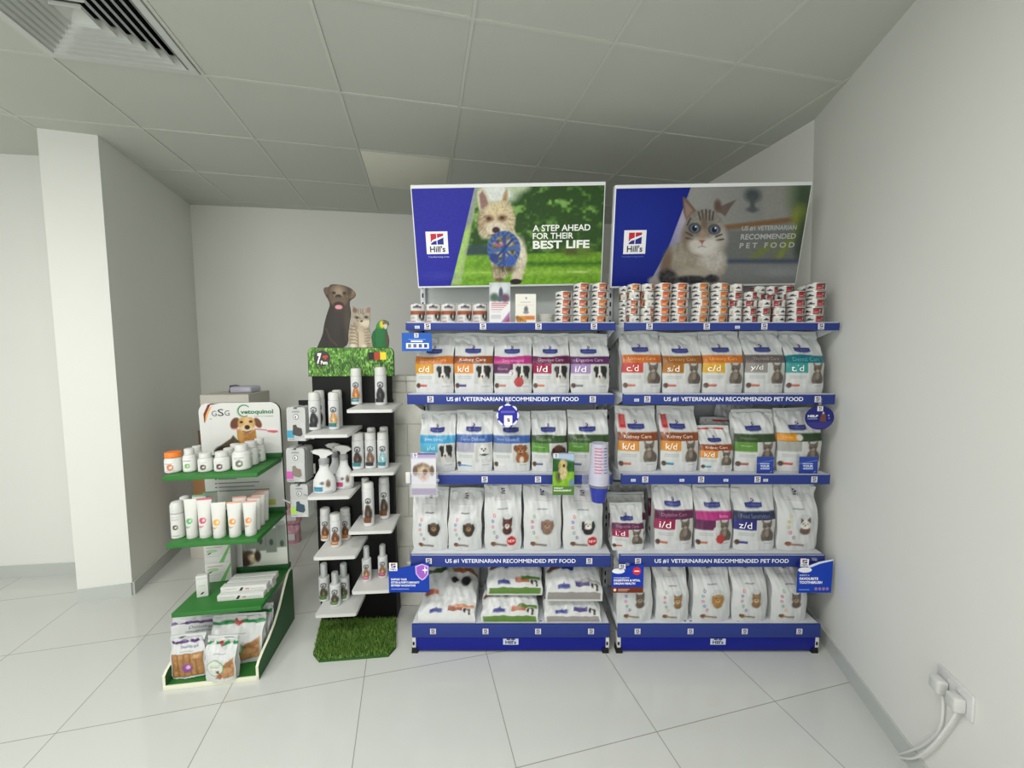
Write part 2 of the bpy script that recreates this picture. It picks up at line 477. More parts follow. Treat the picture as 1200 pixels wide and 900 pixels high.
BX('slab', (-6 * TP, 9 * TP, -9 * TP, 5 * TP, .34, .4), M['dark'], o)


def cell(i, j, dz=0): return CO + cex * ((i + .5) * TP) + cey * ((j + .5) * TP) + Vector((0, 0, dz))


t = thing('ceiling_board', 'paler cream board among the grey boards of the ceiling grid', 'ceiling board', cell(*LC), RC)
BX('board', (-TP / 2 + .009, TP / 2 - .009, -TP / 2 + .009, TP / 2 - .009, .002, .02), M['pale'], t, .002)

t = thing('air_vent', 'square white air vent with nested louvres set in the ceiling', 'air vent', cell(*VC), RC)
h = TP / 2 - .012
bm = bmesh.new()
for a, b, cc, d in ((-h, h, -h, -h + .03), (-h, h, h - .03, h), (-h, -h + .03, -h + .03, h - .03), (h - .03, h, -h + .03, h - .03)):
    box(bm, a, b, cc, d, -.006, .012)
bobj('frame', bm, M['vent'], t)
for k in range(7):
    so = h - .035 - k * .033; si = so - .028; bm = bmesh.new()
    for dz in (0,):
        O = [(-so, -so), (so, -so), (so, so), (-so, so)]; I = [(-si, -si), (si, -si), (si, si), (-si, si)]
        vo_ = [bm.verts.new((x, y, .0)) for x, y in O]; vi_ = [bm.verts.new((x, y, .026)) for x, y in I]
        vo2 = [bm.verts.new((x, y, .004)) for x, y in O]; vi2 = [bm.verts.new((x, y, .030)) for x, y in I]
        for q in range(4):
            q2 = (q + 1) % 4
            lip = [bm.verts.new((vo_[k_].co.x * sc_, vo_[k_].co.y * sc_, zz)) for k_, sc_, zz in ((q, 1, 0), (q2, 1, 0), (q2, 1.004, -.011), (q, 1.004, -.011))]; bm.faces.new(lip)
            bm.faces.new((vo_[q], vo_[q2], vi_[q2], vi_[q])); bm.faces.new((vo2[q2], vo2[q], vi2[q], vi2[q2]))
            bm.faces.new((vo_[q2], vo_[q], vo2[q], vo2[q2])); bm.faces.new((vi_[q], vi_[q2], vi2[q2], vi2[q]))
    bobj('louvre', bm, M['vent'], t, smooth=False)
bm = bmesh.new()
v = [bm.verts.new((x, y, .0)) for x, y in ((-.05, -.05), (.05, -.05), (.05, .05), (-.05, .05))]; ap = bm.verts.new((0, 0, .035))
for q in range(4): bm.faces.new((v[q], v[(q + 1) % 4], ap))
bobj('centre_cone', bm, M['vent'], t, smooth=False)
bm = bmesh.new()
for a, b, cc, d in ((-h, h, -h, -h + .01), (-h, h, h - .01, h), (-h, -h + .01, -h, h), (h - .01, h, -h, h)): box(bm, a, b, cc, d, .012, .2)
box(bm, -h, h, -h, h, .2, .21)
bobj('duct', bm, M['dark'], t)


def slab(name, p0, p1, q0, q1, thick, m, z1=ZC + .03):
    """upright slab whose seen face runs p0 -> p1 at the floor and q0 -> q1 at the ceiling"""
    d = Vector((p1[0] - p0[0], p1[1] - p0[1], 0)).normalized(); n = Vector((-d.y, d.x, 0)) * thick
    P = [Vector((*p0, 0)), Vector((*p1, 0)), Vector((*q1, z1)), Vector((*q0, z1))]
    V = P + [p + n for p in P]
    return raw(name, V, [(0, 1, 2, 3), (7, 6, 5, 4), (0, 4, 5, 1), (1, 5, 6, 2), (2, 6, 7, 3), (3, 7, 4, 0)], m)


WR0 = Vector((1.690, 2.090, 0)); WRT = Vector((.2477, .9688, 0)); LEAN = .09      # right-hand wall (its face leans a little)
cb = WR0 + WRT * ((2.376 - 2.09) / .9688); s0 = WR0 - WRT * 5.5
struct(slab('wall_right', (cb.x, cb.y), (s0.x, s0.y), (cb.x - LEAN, cb.y), (s0.x - LEAN, s0.y), .1, M['wall']))
e1 = cb + Vector((-.40, 1.95, 0))
struct(slab('wall_side', (e1.x, e1.y), (cb.x, cb.y), (e1.x - LEAN, e1.y), (cb.x - LEAN, cb.y), .1, M['wall']))
struct(slab('wall_back', (-2.815, 3.688), (1.5, 4.316), (-2.815, 3.688), (1.5, 4.316), .1, M['wall']))
bm = bmesh.new(); prism(bm, [(-2.728, 2.46), (-2.46, 2.541), (-2.815, 3.70), (-3.05, 3.72), (-2.86, 2.84)], 0, ZC + .03)
struct(bobj('wall_pillar', bm, M['wall'], smooth=False))
struct(slab('wall_left', (-5.6, 2.51), (-2.80, 2.832), (-5.6, 2.51), (-2.80, 2.832), .1, M['wall']))


def skirting(name, pts, hgt=.085, th=.012):
    bm = bmesh.new()
    for (x0, y0), (x1, y1) in zip(pts, pts[1:]):
        d = Vector((x1 - x0, y1 - y0)).normalized(); n = Vector((d.y, -d.x))
        P = [(x0 - n.x * .01, y0 - n.y * .01), (x0 + n.x * th, y0 + n.y * th), (x1 + n.x * th, y1 + n.y * th), (x1 - n.x * .01, y1 - n.y * .01)]
        prism(bm, P, 0, hgt)
    return struct(bobj(name, bm, M['skirt'], smooth=False))


skirting('baseboard_left', [(-5.6, 2.51), (-2.80, 2.832)])
skirting('baseboard_pillar', [(-2.728, 2.46), (-2.46, 2.541), (-2.815, 3.688)])
skirting('baseboard_back', [(-2.815, 3.688), (1.33, 4.29)])
skirting('baseboard_right', [(cb.x, cb.y), (s0.x, s0.y)], .08, .014)

# low stone-clad partition behind the shelving
bm = bmesh.new(); box(bm, -.72, .44, 2.425, 2.56, 0, 1.40, bev=.004); box(bm, -.73, .45, 2.415, 2.57, 1.40, 1.43, bev=.004)
tag(bobj('stone_partition', bm, M['stone']), 'low white stone-clad partition beside the dog-food shelving', 'partition')

# twin socket with two plugs on the right-hand wall
wn = Vector((-.9688, .2477, -.9688 * LEAN / ZC)).normalized()       # wall face normal, into the room


def on_wall(px, py, off=0.0):
    r = ray(px, py); k = (WR0 + wn * off - Vector((0, 0, CAMH))).dot(wn) / r.dot(wn); return Vector((0, 0, CAMH)) + r * k


W_up = (Vector((-LEAN / ZC, 0, 1)) - wn * wn.dot(Vector((-LEAN / ZC, 0, 1)))).normalized()
W_x = -WRT                                                             # towards the viewer
def wframe(o, p):
    from mathutils import Matrix
    o.matrix_world = Matrix(((W_x.x, wn.x, W_up.x, p.x), (W_x.y, wn.y, W_up.y, p.y), (W_x.z, wn.z, W_up.z, p.z), (0, 0, 0, 1)))


pc = on_wall(1121, 811)
t = thing('wall_socket', 'white double wall socket low on the bare right wall', 'socket'); wframe(t, pc)
BX('plate', (-.073, .073, 0, .009, -.043, .043), M['socket'], t, .003)
for sx in (-1, 1): BX('rocker', (sx * .02 - .006, sx * .02 + .006, .009, .012, .016, .03), M['white'], t, .001)
for nm, sx, lab, path in (('a', -.036, 'white plug in the half of the double socket nearer the shelving, cable trailing down',
                           [(1105, 815), (1105, 838), (1101, 856), (1085, 872), (1062, 882), (1043, 886)]),
                          ('b', .036, 'white plug in the half of the double socket farther from the shelving, cable trailing down',
                           [(1126, 836), (1112, 856), (1098, 874), (1078, 890), (1060, 889), (1043, 884)])):
    t = thing('power_plug', lab, 'plug', group='plugs in the double socket'); p = pc + W_x * sx + wn * .009; wframe(t, p)
    bm = bmesh.new(); box(bm, -.022, .022, 0, .034, -.032, .016, bev=.008, seg=3); bobj('plug_body', bm, M['white'], t)
    bm = bmesh.new(); mi = t.matrix_world.inverted()
    pp = [Vector((0, .017, -.03))] + [mi @ on_wall(x, y, .012) for x, y in path]
    tube(bm, pp if nm == 'a' else [pp[0]] + [q + Vector((0, .011, 0)) for q in pp[1:]], .0042); bobj('cable', bm, M['cable'], t)
# ------------------------------------------------------------------ blue and white shelving
YF, YB = 2.02, 2.40
SH = dict(top=(1.716, 1.678), A=(1.364, 1.313), B=(.958, .906), C=(.537, .472), base=(.160, .090))


def mark_tag(parent, x, z, y, w=.030, h=.030):
    a = Art(); a.rect(-w / 2, -h / 2, w / 2, h / 2, (226, 228, 234), 1); a.mark(-w / 2, -h / 2, w / 2, h / 2, 2, plate=False)
    a.build('logo_tag', front(y, .0005, x, z), M['paper'], parent)


def price_tag(parent, x, z, y):
    a = Art(); a.rect(-.012, -.007, .012, .007, (206, 212, 226), 1); a.text('IG', -.007, -.004, .006, .004, (120, 130, 160), 2); a.build('price_tag', front(y, .0005, x, z), M['paper'], parent)


def shelving(x0, x1, label, logos, prices):
    xc = (x0 + x1) / 2; w = (x1 - x0) / 2
    t = thing('shelving_unit', label, 'shelving', (xc, YF, 0), 0, 'blue and white shelving units')
    D = YB - YF
    BX('back_panel', (-w + .02, w - .02, D, D + .012, .10, 2.02), M['grey'], t)
    for s in (-1, 1):
        bm = bmesh.new(); box(bm, s * (w - .012) - .014, s * (w - .012) + .014, D - .03, D + .016, 0, 2.02, bev=.002)
        for k in range(38): box(bm, s * (w - .012) - .004, s * (w - .012) + .004, D - .0312, D - .029, .18 + k * .05, .205 + k * .05, mi=1)
        bobj('upright', bm, [M['steel'], M['rubber']], t)
    for key in ('top', 'A', 'B', 'C'):
        zt, zb = SH[key]; bm = bmesh.new()
        box(bm, -w, w, .012, D - .03, zt - .024, zt - .002, bev=.0015)
        sh = bobj('shelf', bm, M['steel'], t)
        bm = bmesh.new(); box(bm, -w, w, 0.0, .013, zb, zt + .001, bev=.002); bobj('price_rail', bm, M['rail'], sh)
        for s in (-1, 1):
            bm = bmesh.new(); prism(bm, [(.02, zt - .02), (D - .03, zt - .02), (D - .03, zt - .13), (D - .08, zt - .12), (.02, zt - .035)], s * (w - .004) - .0015, s * (w - .004) + .0015, axis='x'); bobj('bracket', bm, M['steel'], sh)
        bm = bmesh.new(); box(bm, -w + .006, w - .006, -.0006, .0002, zt - .0015, zt + .0016); bobj('rail_lip', bm, M['steel'], sh)
        for px in logos[key]: mark_tag(sh, at(px, 0, YF).x * 0 + at(px, {'top': 383, 'A': 468, 'B': 562, 'C': 658}[key], YF).x - xc, (zt + zb) / 2, -.001)
        for px in prices.get(key, []): price_tag(sh, at(px, {'top': 383, 'A': 468, 'B': 562, 'C': 658}[key], YF).x - xc, (zt + zb) / 2 - .004, -.001)
        if key in 'AC':
            a = Art(); l, r = logos['text'][key]; py = 468 if key == 'A' else 658
            a.text('US #1 VETERINARIAN RECOMMENDED PET FOOD', at(l, py, YF).x - xc, (zt + zb) / 2 - .0115, at(r, py, YF).x - xc, (zt + zb) / 2 + .0115, (236, 238, 244), 1, bold=.018)
            a.build('lettering', front(-.001), M['paper'], sh)
    zt, zb = SH['base']; bm = bmesh.new()
    box(bm, -w, w, .012, D - .03, zt - .03, zt - .002, bev=.002)
    for px in logos['base']:
        xx = at(px, 735, YF).x - xc
        for dx in (-.014, .016): box(bm, xx + dx - .006, xx + dx + .006, .03, .036, zt - .0025, zt - .0012, mi=1)
    tr = bobj('base_tray', bm, [M['steel'], M['rubber']], t)
    bm = bmesh.new(); box(bm, -w, w, 0, .013, zb, zt + .001, bev=.002); bobj('price_rail', bm, M['rail'], tr)
    for px in logos['base']: mark_tag(tr, at(px, 741, YF).x - xc, (zt + zb) / 2, -.001)
    bm = bmesh.new(); box(bm, -w + .016, w - .016, .008, .03, .012, zb, bev=.002); kp = bobj('kick_plate', bm, M['kick'], t)
    a = Art(); a.rect(-.04, -.016, .04, .017, (200, 208, 226), 1); a.text("Hill's", -.028, -.012, .028, .008, (34, 40, 70), 2, bold=.03)
    a.poly([(-.022, .010), (-.002, .010), (-.002, .017), (-.022, .017)], (60, 50, 110), 2); a.poly([(.002, .010), (.022, .010), (.022, .017), (.002, .017)], (40, 50, 120), 2)
    a.build('brand_plate', front(.0075, .0005, 0.0, .062), M['paper'], kp)
    for s in (-1, 1):
        bm = bmesh.new()
        box(bm, s * (w - .009) - .009, s * (w - .009) + .009, .006, .06, .03, zb, bev=.001, mi=0)
        box(bm, s * (w - .009) - .007, s * (w - .009) + .003, .0045, .007, .045, .062, mi=1)
        prism(bm, [(s * (w - .015) - .02, 0), (s * (w - .015) + .013, 0), (s * (w - .015) + .011, .03), (s * (w - .015) - .017, .03)], .004, .05, mi=1, axis='y')
        bobj('foot', bm, [M['white'], M['rubber']], t)
    return t


shelving(-.521, .508, 'blue-railed shelving unit under the dog banner, filled with dog-food bags',
         dict(top=[501, 566, 631, 696], A=[504.5, 694.5], B=[568, 630.5], C=[502.5, 690.5], base=[507.5, 569, 630.5, 692.5], text=dict(A=(523.5, 678), C=(522, 674.5))), dict(top=[489], B=[512]))
shelving(.550, 1.604, 'blue-railed shelving unit under the cat banner, filled with cat-food bags',
         dict(top=[761, 828, 895.5, 962], A=[758.5, 958], B=[756, 821.5, 887.5, 954], C=[747.5, 941], base=[747, 809, 872.5, 936.5], text=dict(A=(778, 941), C=(767, 924))),
         dict(top=[864], A=[746], B=[742, 799, 850.5, 897]))


# ------------------------------------------------------------------ the two light-box banners
def banner(xc, w, label, tl, tr, br_, bl, painter, art):
    H = .512; t = thing('advertising_banner', label, 'banner', (xc, 2.255, 1.925), 0, 'banners above the shelving')
    t.rotation_euler = (math.radians(11.3), math.radians(-1.0), 0)
    bm = bmesh.new(); box(bm, -w / 2, w / 2, 0, .045, 0, H, bev=.004)
    bobj('frame', bm, M['banner'], t)

    def coords(u, v):
        a = 1 - v
        X = (1 - a) * ((1 - u) * tl[0] + u * tr[0]) + a * ((1 - u) * bl[0] + u * br_[0])
        Y = (1 - a) * ((1 - u) * tl[1] + u * tr[1]) + a * ((1 - u) * bl[1] + u * br_[1])
        return X, Y
    e = .006
    pf = picture('poster', -w / 2 + e, w / 2 - e, .010, H - .018, -.0012, 270, 140, painter, coords, (120, 130, 120), M['gloss'], t)
    for nm, fn_ in zip(('logo_plate', 'lettering', 'lettering', 'lettering', 'lettering'), art):
        a = Art(); fn_(a, w - 2 * e, H - .028); a.build(nm, front(-.0012, .0004, -w / 2 + e, .010), M['gloss'], t)
    for s in (-1, 1):
        bm = bmesh.new(); box(bm, s * .36 - .012, s * .36 + .012, .0455, .145, .03, .05); bobj('mounting_arm', bm, M['steel'], t)


def dog_poster(c):
    X, Y = c.X, c.Y
    c.rect(0, 0, 1300, 1000, (46, 78, 34))
    n = vnoise(X / 46, Y / 40, 1) * .55 + vnoise(X / 17, Y / 15, 2) * .45
    for lo, col in ((.47, (66, 104, 44)), (.58, (92, 138, 58)), (.68, (132, 172, 92))):
        c.mix(np.clip((n - lo) / .07, 0, 1) * np.clip((Y - 60) / 60, .4, 1) * np.clip((470 - Y) / 80, 0, 1), col)
    c.ell(940, 330, 230, 110, (50, 84, 36), soft=1.2, al=.55)
    c.ell(520, 110, 115, 62, (226, 232, 226), soft=.7); c.ell(640, 80, 60, 30, (190, 206, 170), soft=.9)
    c.rect(330, 388, 500, 455, (52, 76, 86), soft=14, al=.8)
    g = np.clip((Y - 432 + (X - 700) * .02) / 14, 0, 1); c.mix(g, (116, 166, 46))
    c.mix(g * np.clip(1 - abs(Y - 497) / 22, 0, 1) * np.clip((X - 620) / 60, 0, 1), (66, 112, 34)); c.mix(g * np.clip(1 - abs(Y - 545) / 30, 0, 1), (150, 194, 76))
    c.mix(g * np.clip((Y - 570) / 40, 0, 1), (120, 178, 42)); c.noise(.10, 14, 4, g)
    c.ell(960, 425, 90, 34, (96, 124, 48), soft=.9); c.rect(900, 400, 960, 445, (70, 62, 36), soft=18, al=.5)
    c.ell(970, 545, 45, 5, (206, 224, 170), soft=1, al=.7)
    c.poly([(386, 85), (420, 85), (330, 612), (262, 612)], (176, 196, 140), 10, al=.85); c.poly([(395, 85), (418, 85), (388, 260), (352, 290)], (150, 160, 150), 12); c.poly([(335, 310), (372, 308), (320, 560), (285, 600)], (170, 208, 110), 8)
    c.poly([(40, 70), (402, 70), (274, 630), (90, 630)], (38, 40, 164), 2.5); c.ell(210, 560, 80, 22, (66, 70, 178), soft=1.2, al=.5)
    fur = (204, 194, 166)
    # body
    c.poly([(492, 330), (606, 300), (650, 350), (682, 420), (688, 478), (672, 530), (664, 585), (604, 590), (612, 540), (574, 556), (570, 588), (514, 588), (504, 520), (482, 460), (478, 380)], fur, 12, tex=.16, ts=16)
    c.ell(566, 520, 58, 32, (92, 84, 58), soft=.9); c.ell(528, 560, 26, 40, (170, 156, 128), soft=.6, tex=.2, ts=12)
    c.ell(655, 450, 28, 90, (226, 218, 196), soft=.8, tex=.12, ts=12); c.ell(630, 575, 26, 36, (222, 212, 190), soft=.5); c.ell(628, 598, 31, 16, (52, 40, 42), soft=.3)
    c.ell(540, 586, 24, 10, (120, 104, 84), soft=.6)
    # ears and head
    c.poly([(414, 110), (440, 84), (466, 110), (494, 176), (470, 214), (430, 222), (420, 180)], (214, 202, 180), 6); c.poly([(426, 120), (442, 100), (462, 130), (478, 172), (452, 200), (434, 190)], (150, 118, 112), 8)
    c.poly([(544, 160), (560, 112), (578, 84), (586, 110), (582, 160), (570, 180)], (196, 176, 136), 6); c.poly([(556, 150), (574, 105), (576, 150)], (170, 130, 108), 6)
    c.ell(596, 226, 24, 66, (190, 172, 138), soft=.5, rot=-14, tex=.2, ts=12)
    c.ell(524, 256, 92, 92, (206, 190, 156), soft=.22, tex=.12, ts=14); c.ell(460, 305, 36, 50, (206, 194, 164), soft=.5, tex=.15, ts=10); c.ell(585, 310, 34, 50, (204, 190, 158), soft=.5, tex=.15, ts=10)
    c.ell(530, 200, 60, 40, (224, 206, 166), soft=.8); c.ell(478, 248, 26, 20, (150, 112, 84), soft=.8); c.ell(552, 244, 24, 18, (150, 112, 84), soft=.8)
    c.ell(479, 246, 11, 8, (44, 32, 32), soft=.5); c.ell(552, 242, 11, 8, (44, 32, 32), soft=.5)
    c.ell(440, 262, 22, 60, (168, 148, 116), soft=.9); c.ell(518, 304, 56, 40, (222, 212, 190), soft=.6, tex=.08, ts=10); c.ell(519, 308, 21, 17, (66, 44, 48), soft=.4); c.ell(520, 338, 44, 9, (92, 72, 66), soft=.7)
    rs_ = np.random.RandomState(3)
    for _ in range(150):                                  # strands of fur
        a_ = rs_.rand() * 6.28; r_ = 60 + 40 * rs_.rand(); x_, y_ = 524 + r_ * math.cos(a_), 258 + r_ * math.sin(a_); v_ = rs_.choice([-46, -26, 16, 24])
        c.line([(x_, y_), (x_ + 16 * math.cos(a_), y_ + 16 * math.sin(a_) + 8)], 4, (200 + v_, 186 + v_, 154 + v_), .6)
    for _ in range(120):
        x_, y_ = 490 + 180 * rs_.rand(), 350 + 210 * rs_.rand(); v_ = rs_.choice([-50, -26, 10, 22])
        if x_ > 610 or y_ > 470: c.line([(x_, y_), (x_ + 6, y_ + 22)], 5, (200 + v_, 190 + v_, 164 + v_), .5)
    c.line([(455, 238), (500, 250)], 10, (120, 92, 70), .5); c.line([(535, 248), (575, 236)], 10, (120, 92, 70), .5); c.line([(524, 190), (524, 236)], 12, (188, 166, 126), .5)
    # rope ring in its mouth
    for a in range(0, 360, 9):
        r = 76; cx = 562 + r * math.cos(math.radians(a)); cy = 412 + r * 1.12 * math.sin(math.radians(a))
        c.ell(cx, cy, 16, 12, (52 + 34 * (a // 9 % 2), 82 + 36 * (a // 9 % 2), 146 + 34 * (a // 9 % 2)), soft=.6, rot=a + 40)
    c.ell(562, 412, 66, 74, (120, 116, 108), soft=.3, tex=.5, ts=16)
    for px, py, r in ((538, 440, 17), (592, 380, 18), (586, 440, 16), (545, 385, 14)): c.ell(px, py, r, r, (176, 166, 140), soft=.5)
    c.line([(496, 424), (632, 404)], 18, (72, 108, 176)); c.line([(566, 340), (560, 492)], 18, (52, 82, 150)); c.line([(512, 364), (610, 464)], 12, (60, 92, 160)); c.line([(610, 360), (516, 466)], 12, (44, 70, 132)); c.line([(515, 380), (540, 396), (560, 384)], 8, (206, 92, 104))
    c.ell(600, 480, 30, 30, (66, 98, 182), soft=.6); c.ell(510, 460, 24, 24, (52, 72, 140), soft=.6)
    c.noise(.06, 7, 9)


def poster_art(P, mark, tl, lines, tc, lc):
    out = [lambda a, W, H: a.mark(*P(*mark[0], W, H), *P(*mark[1], W, H)), lambda a, W, H: a.text('Transforming Lives', *P(*tl[0], W, H), *P(*tl[1], W, H), tc, 2, bold=.0)]
    for s_, x0, x1, y0, y1, b in lines:
        out.append(lambda a, W, H, s_=s_, x0=x0, x1=x1, y0=y0, y1=y1, b=b: a.text(s_, *P(x0, y0, W, H), *P(x1, y1, W, H), lc, 2, bold=b))
    return out


dog_art = poster_art(lambda x, y, W, H: ((x - 78) / (1104 - 78) * W, (614 - y) / (614 - 80) * H), ((136, 432), (256, 308)), ((142, 455), (258, 443)),
                     (('A STEP AHEAD', 722, 1036, 318, 283, .02), ('FOR THEIR', 722, 944, 360, 326, .02), ('BEST LIFE', 722, 1034, 414, 368, .035)), (200, 204, 236), (242, 244, 240))


def cat_poster(c):
    X, Y = c.X, c.Y
    c.rect(-100, -100, 1400, 1000, (150, 150, 148))
    c.mix(np.clip((X - 520) / 420, 0, 1), (128, 130, 128)); c.rect(870, 0, 1010, 240, (142, 142, 138), soft=30); c.rect(1000, 40, 1160, 190, (120, 130, 110), soft=50)
    c.poly([(640, 262), (1140, 205), (1140, 232), (640, 290)], (126, 96, 68), 14); c.rect(600, 285, 1200, 470, (112, 114, 112), soft=26)
    c.ell(815, 105, 42, 34, (70, 78, 80), soft=.9); c.rect(800, 110, 826, 190, (78, 84, 86), soft=16); c.ell(812, 178, 32, 14, (84, 88, 90), soft=.9)
    c.ell(1105, 130, 60, 120, (70, 86, 66), soft=1); c.ell(1080, 220, 50, 60, (132, 144, 60), soft=1); c.ell(1010, 350, 120, 26, (112, 124, 66), soft=1, rot=-48); c.ell(860, 400, 90, 20, (116, 126, 76), soft=1, rot=-35); c.ell(960, 420, 60, 14, (124, 136, 80), soft=1, rot=-62)
    c.ell(1110, 330, 50, 130, (58, 72, 60), soft=1); c.ell(1075, 400, 40, 70, (64, 76, 66), soft=1)
    c.rect(640, 446, 1200, 478, (74, 84, 104), soft=18); c.rect(560, 470, 1200, 640, (128, 130, 130), soft=22); c.ell(960, 520, 120, 26, (140, 144, 146), soft=1)
    c.poly([(430, 150), (350, 330), (240, 560), (225, 600), (330, 600), (420, 360), (470, 220)], (188, 176, 176), 14); c.ell(390, 250, 40, 70, (206, 192, 196), soft=1)
    c.poly([(20, 50), (482, 50), (345, 380), (218, 610), (20, 610)], (16, 34, 138), 2.5); c.ell(200, 280, 170, 200, (22, 48, 158), soft=1.4, al=.6)
    # cat
    c.poly([(345, 390), (420, 340), (620, 380), (662, 440), (660, 500), (628, 560), (600, 590), (286, 590), (296, 500), (320, 440)], (150, 143, 130), 12, tex=.16, ts=18)
    c.ell(500, 470, 120, 80, (160, 152, 138), soft=.9, tex=.1, ts=14); c.ell(585, 450, 66, 80, (198, 192, 184), soft=.8, tex=.1, ts=14); c.ell(330, 470, 26, 80, (120, 100, 82), soft=.9, rot=14); c.ell(480, 520, 80, 26, (178, 170, 154), soft=.9)
    c.ell(335, 550, 52, 48, (66, 64, 66), soft=.5, tex=.5, ts=16); c.ell(465, 562, 82, 25, (62, 62, 66), soft=.5, tex=.5, ts=16); c.ell(578, 556, 36, 24, (64, 64, 68), soft=.5, tex=.5, ts=14); c.ell(258, 570, 30, 26, (168, 160, 158), soft=.7)
    c.poly([(430, 112), (450, 120), (505, 186), (450, 250), (432, 190)], (112, 94, 84), 7); c.poly([(438, 130), (484, 182), (446, 222)], (150, 124, 114), 8)
    c.poly([(626, 190), (640, 160), (726, 126), (690, 170), (662, 214)], (104, 92, 84), 6); c.ell(622, 160, 20, 32, (96, 78, 70), soft=.8)
    c.ell(546, 292, 114, 116, (136, 131, 124), soft=.14, tex=.14, ts=12); c.ell(626, 330, 44, 64, (176, 170, 160), soft=.7); c.ell(450, 330, 34, 60, (128, 116, 100), soft=.8)
    for x0, y0, x1, y1 in ((536, 182, 540, 232), (556, 180, 556, 236), (578, 182, 574, 234), (515, 192, 524, 232), (598, 190, 590, 232), (446, 300, 476, 316), (444, 330, 480, 338), (640, 310, 606, 322), (648, 336, 610, 342), (470, 225, 452, 260)):
        c.line([(x0, y0), (x1, y1)], 9, (62, 58, 56), al=.85)
    c.ell(545, 260, 16, 46, (116, 100, 84), soft=.9); c.ell(536, 318, 22, 38, (158, 138, 118), soft=.9)
    c.ell(500, 366, 46, 34, (204, 198, 190), soft=.8); c.ell(574, 364, 46, 34, (210, 206, 200), soft=.8); c.ell(536, 398, 58, 22, (214, 210, 204), soft=.8)
    for ex, ey in ((492, 277), (600, 284)):
        c.ell(ex, ey, 33, 27, (50, 47, 50), soft=.4); c.ell(ex, ey + 1, 24, 21, (116, 132, 158), soft=.5); c.ell(ex - 1, ey + 1, 14, 16, (20, 24, 40), soft=.4); c.ell(ex + 6, ey - 8, 5, 5, (240, 244, 250), soft=.5)
    c.poly([(510, 340), (548, 340), (530, 362)], (160, 100, 92), 6); c.line([(529, 360), (529, 374), (508, 380)], 4, (110, 98, 92), .7); c.line([(529, 374), (550, 380)], 4, (110, 98, 92), .7)
    c.noise(.025, 8, 3)


cat_art = poster_art(lambda x, y, W, H: ((x - 45) / (1083 - 45) * W, (592 - y) / (592 - 60) * H), ((100, 410), (222, 280)), ((92, 430), (214, 421)),
                     (('US #1 VETERINARIAN', 742, 1040, 296, 268, .012), ('RECOMMENDED', 742, 1044, 342, 312, .02), ('P E T   F O O D', 742, 1044, 390, 360, .02)), (130, 146, 206), (176, 180, 180))


banner(-.012, .995, 'tilted banner of a running pale dog carrying a blue rope ring', (50, 90), (1118, 70), (1085, 612), (105, 620), dog_poster, dog_art)
banner(1.035, 1.004, 'tilted banner of a crouching blue-eyed tabby cat in a room', (65, 72), (1140, 52), (1030, 582), (28, 598), cat_poster, cat_art)
# ------------------------------------------------------------------ bags of pet food
NU, NV = 44, 66
INK = .80                                            # how much light the printed film throws back


def smooth01(x): x = min(max(x, 0.0), 1.0); return x * x * (3 - 2 * x)


def bag_fn(w, h, d, seed, lean, sway, pinch=.0):
    rs = np.random.RandomState(seed); ph = rs.rand(12) * 6.283; am = .6 + .8 * rs.rand(6)

    def D(v): return d * (.90 + .14 * math.sin(math.pi * min(v / .72, 1))) * (1 - smooth01((v - .48) / .44)) + .006

    def fn(u, v):
        wv = w / 2 * (1 - .035 * smooth01(1 - v / .10) + .03 * smooth01((v - .60) / .3) - pinch * math.exp(-((v - .62) / .16) ** 2))
        tp = smooth01((v - .5) / .4); body = 1 - smooth01((v - .93) / .06)
        y = -D(v) / 2 * (1 - .30 * abs(u) ** 3 * (1 - tp) - .1 * u * u)
        wr = (.0022 * am[0] * math.sin(7 * u + 5 * v + ph[0]) + .0020 * am[1] * math.sin(11 * u - 9 * v + ph[1]) + .0016 * am[2] * math.sin(21 * v + 3 * u + ph[2]) + .0012 * math.sin(23 * u + 13 * v + ph[3]))
        wr += tp * (.0040 * am[3] * math.sin(16 * v + 4 * u + ph[4]) + .003 * am[4] * math.sin(9 * u + 17 * v + ph[5]))
        y += wr * body * (.5 + tp * .9)
        y += lean * smooth01((v - .45) / .55) * h
        x = u * wv + sway * smooth01((v - .4) / .6) * h + .0016 * math.sin(15 * v + ph[6]) * u
        return x, y, v * h * (1 - .006 * math.cos(3 * u + ph[7]) * tp)
    return fn, D


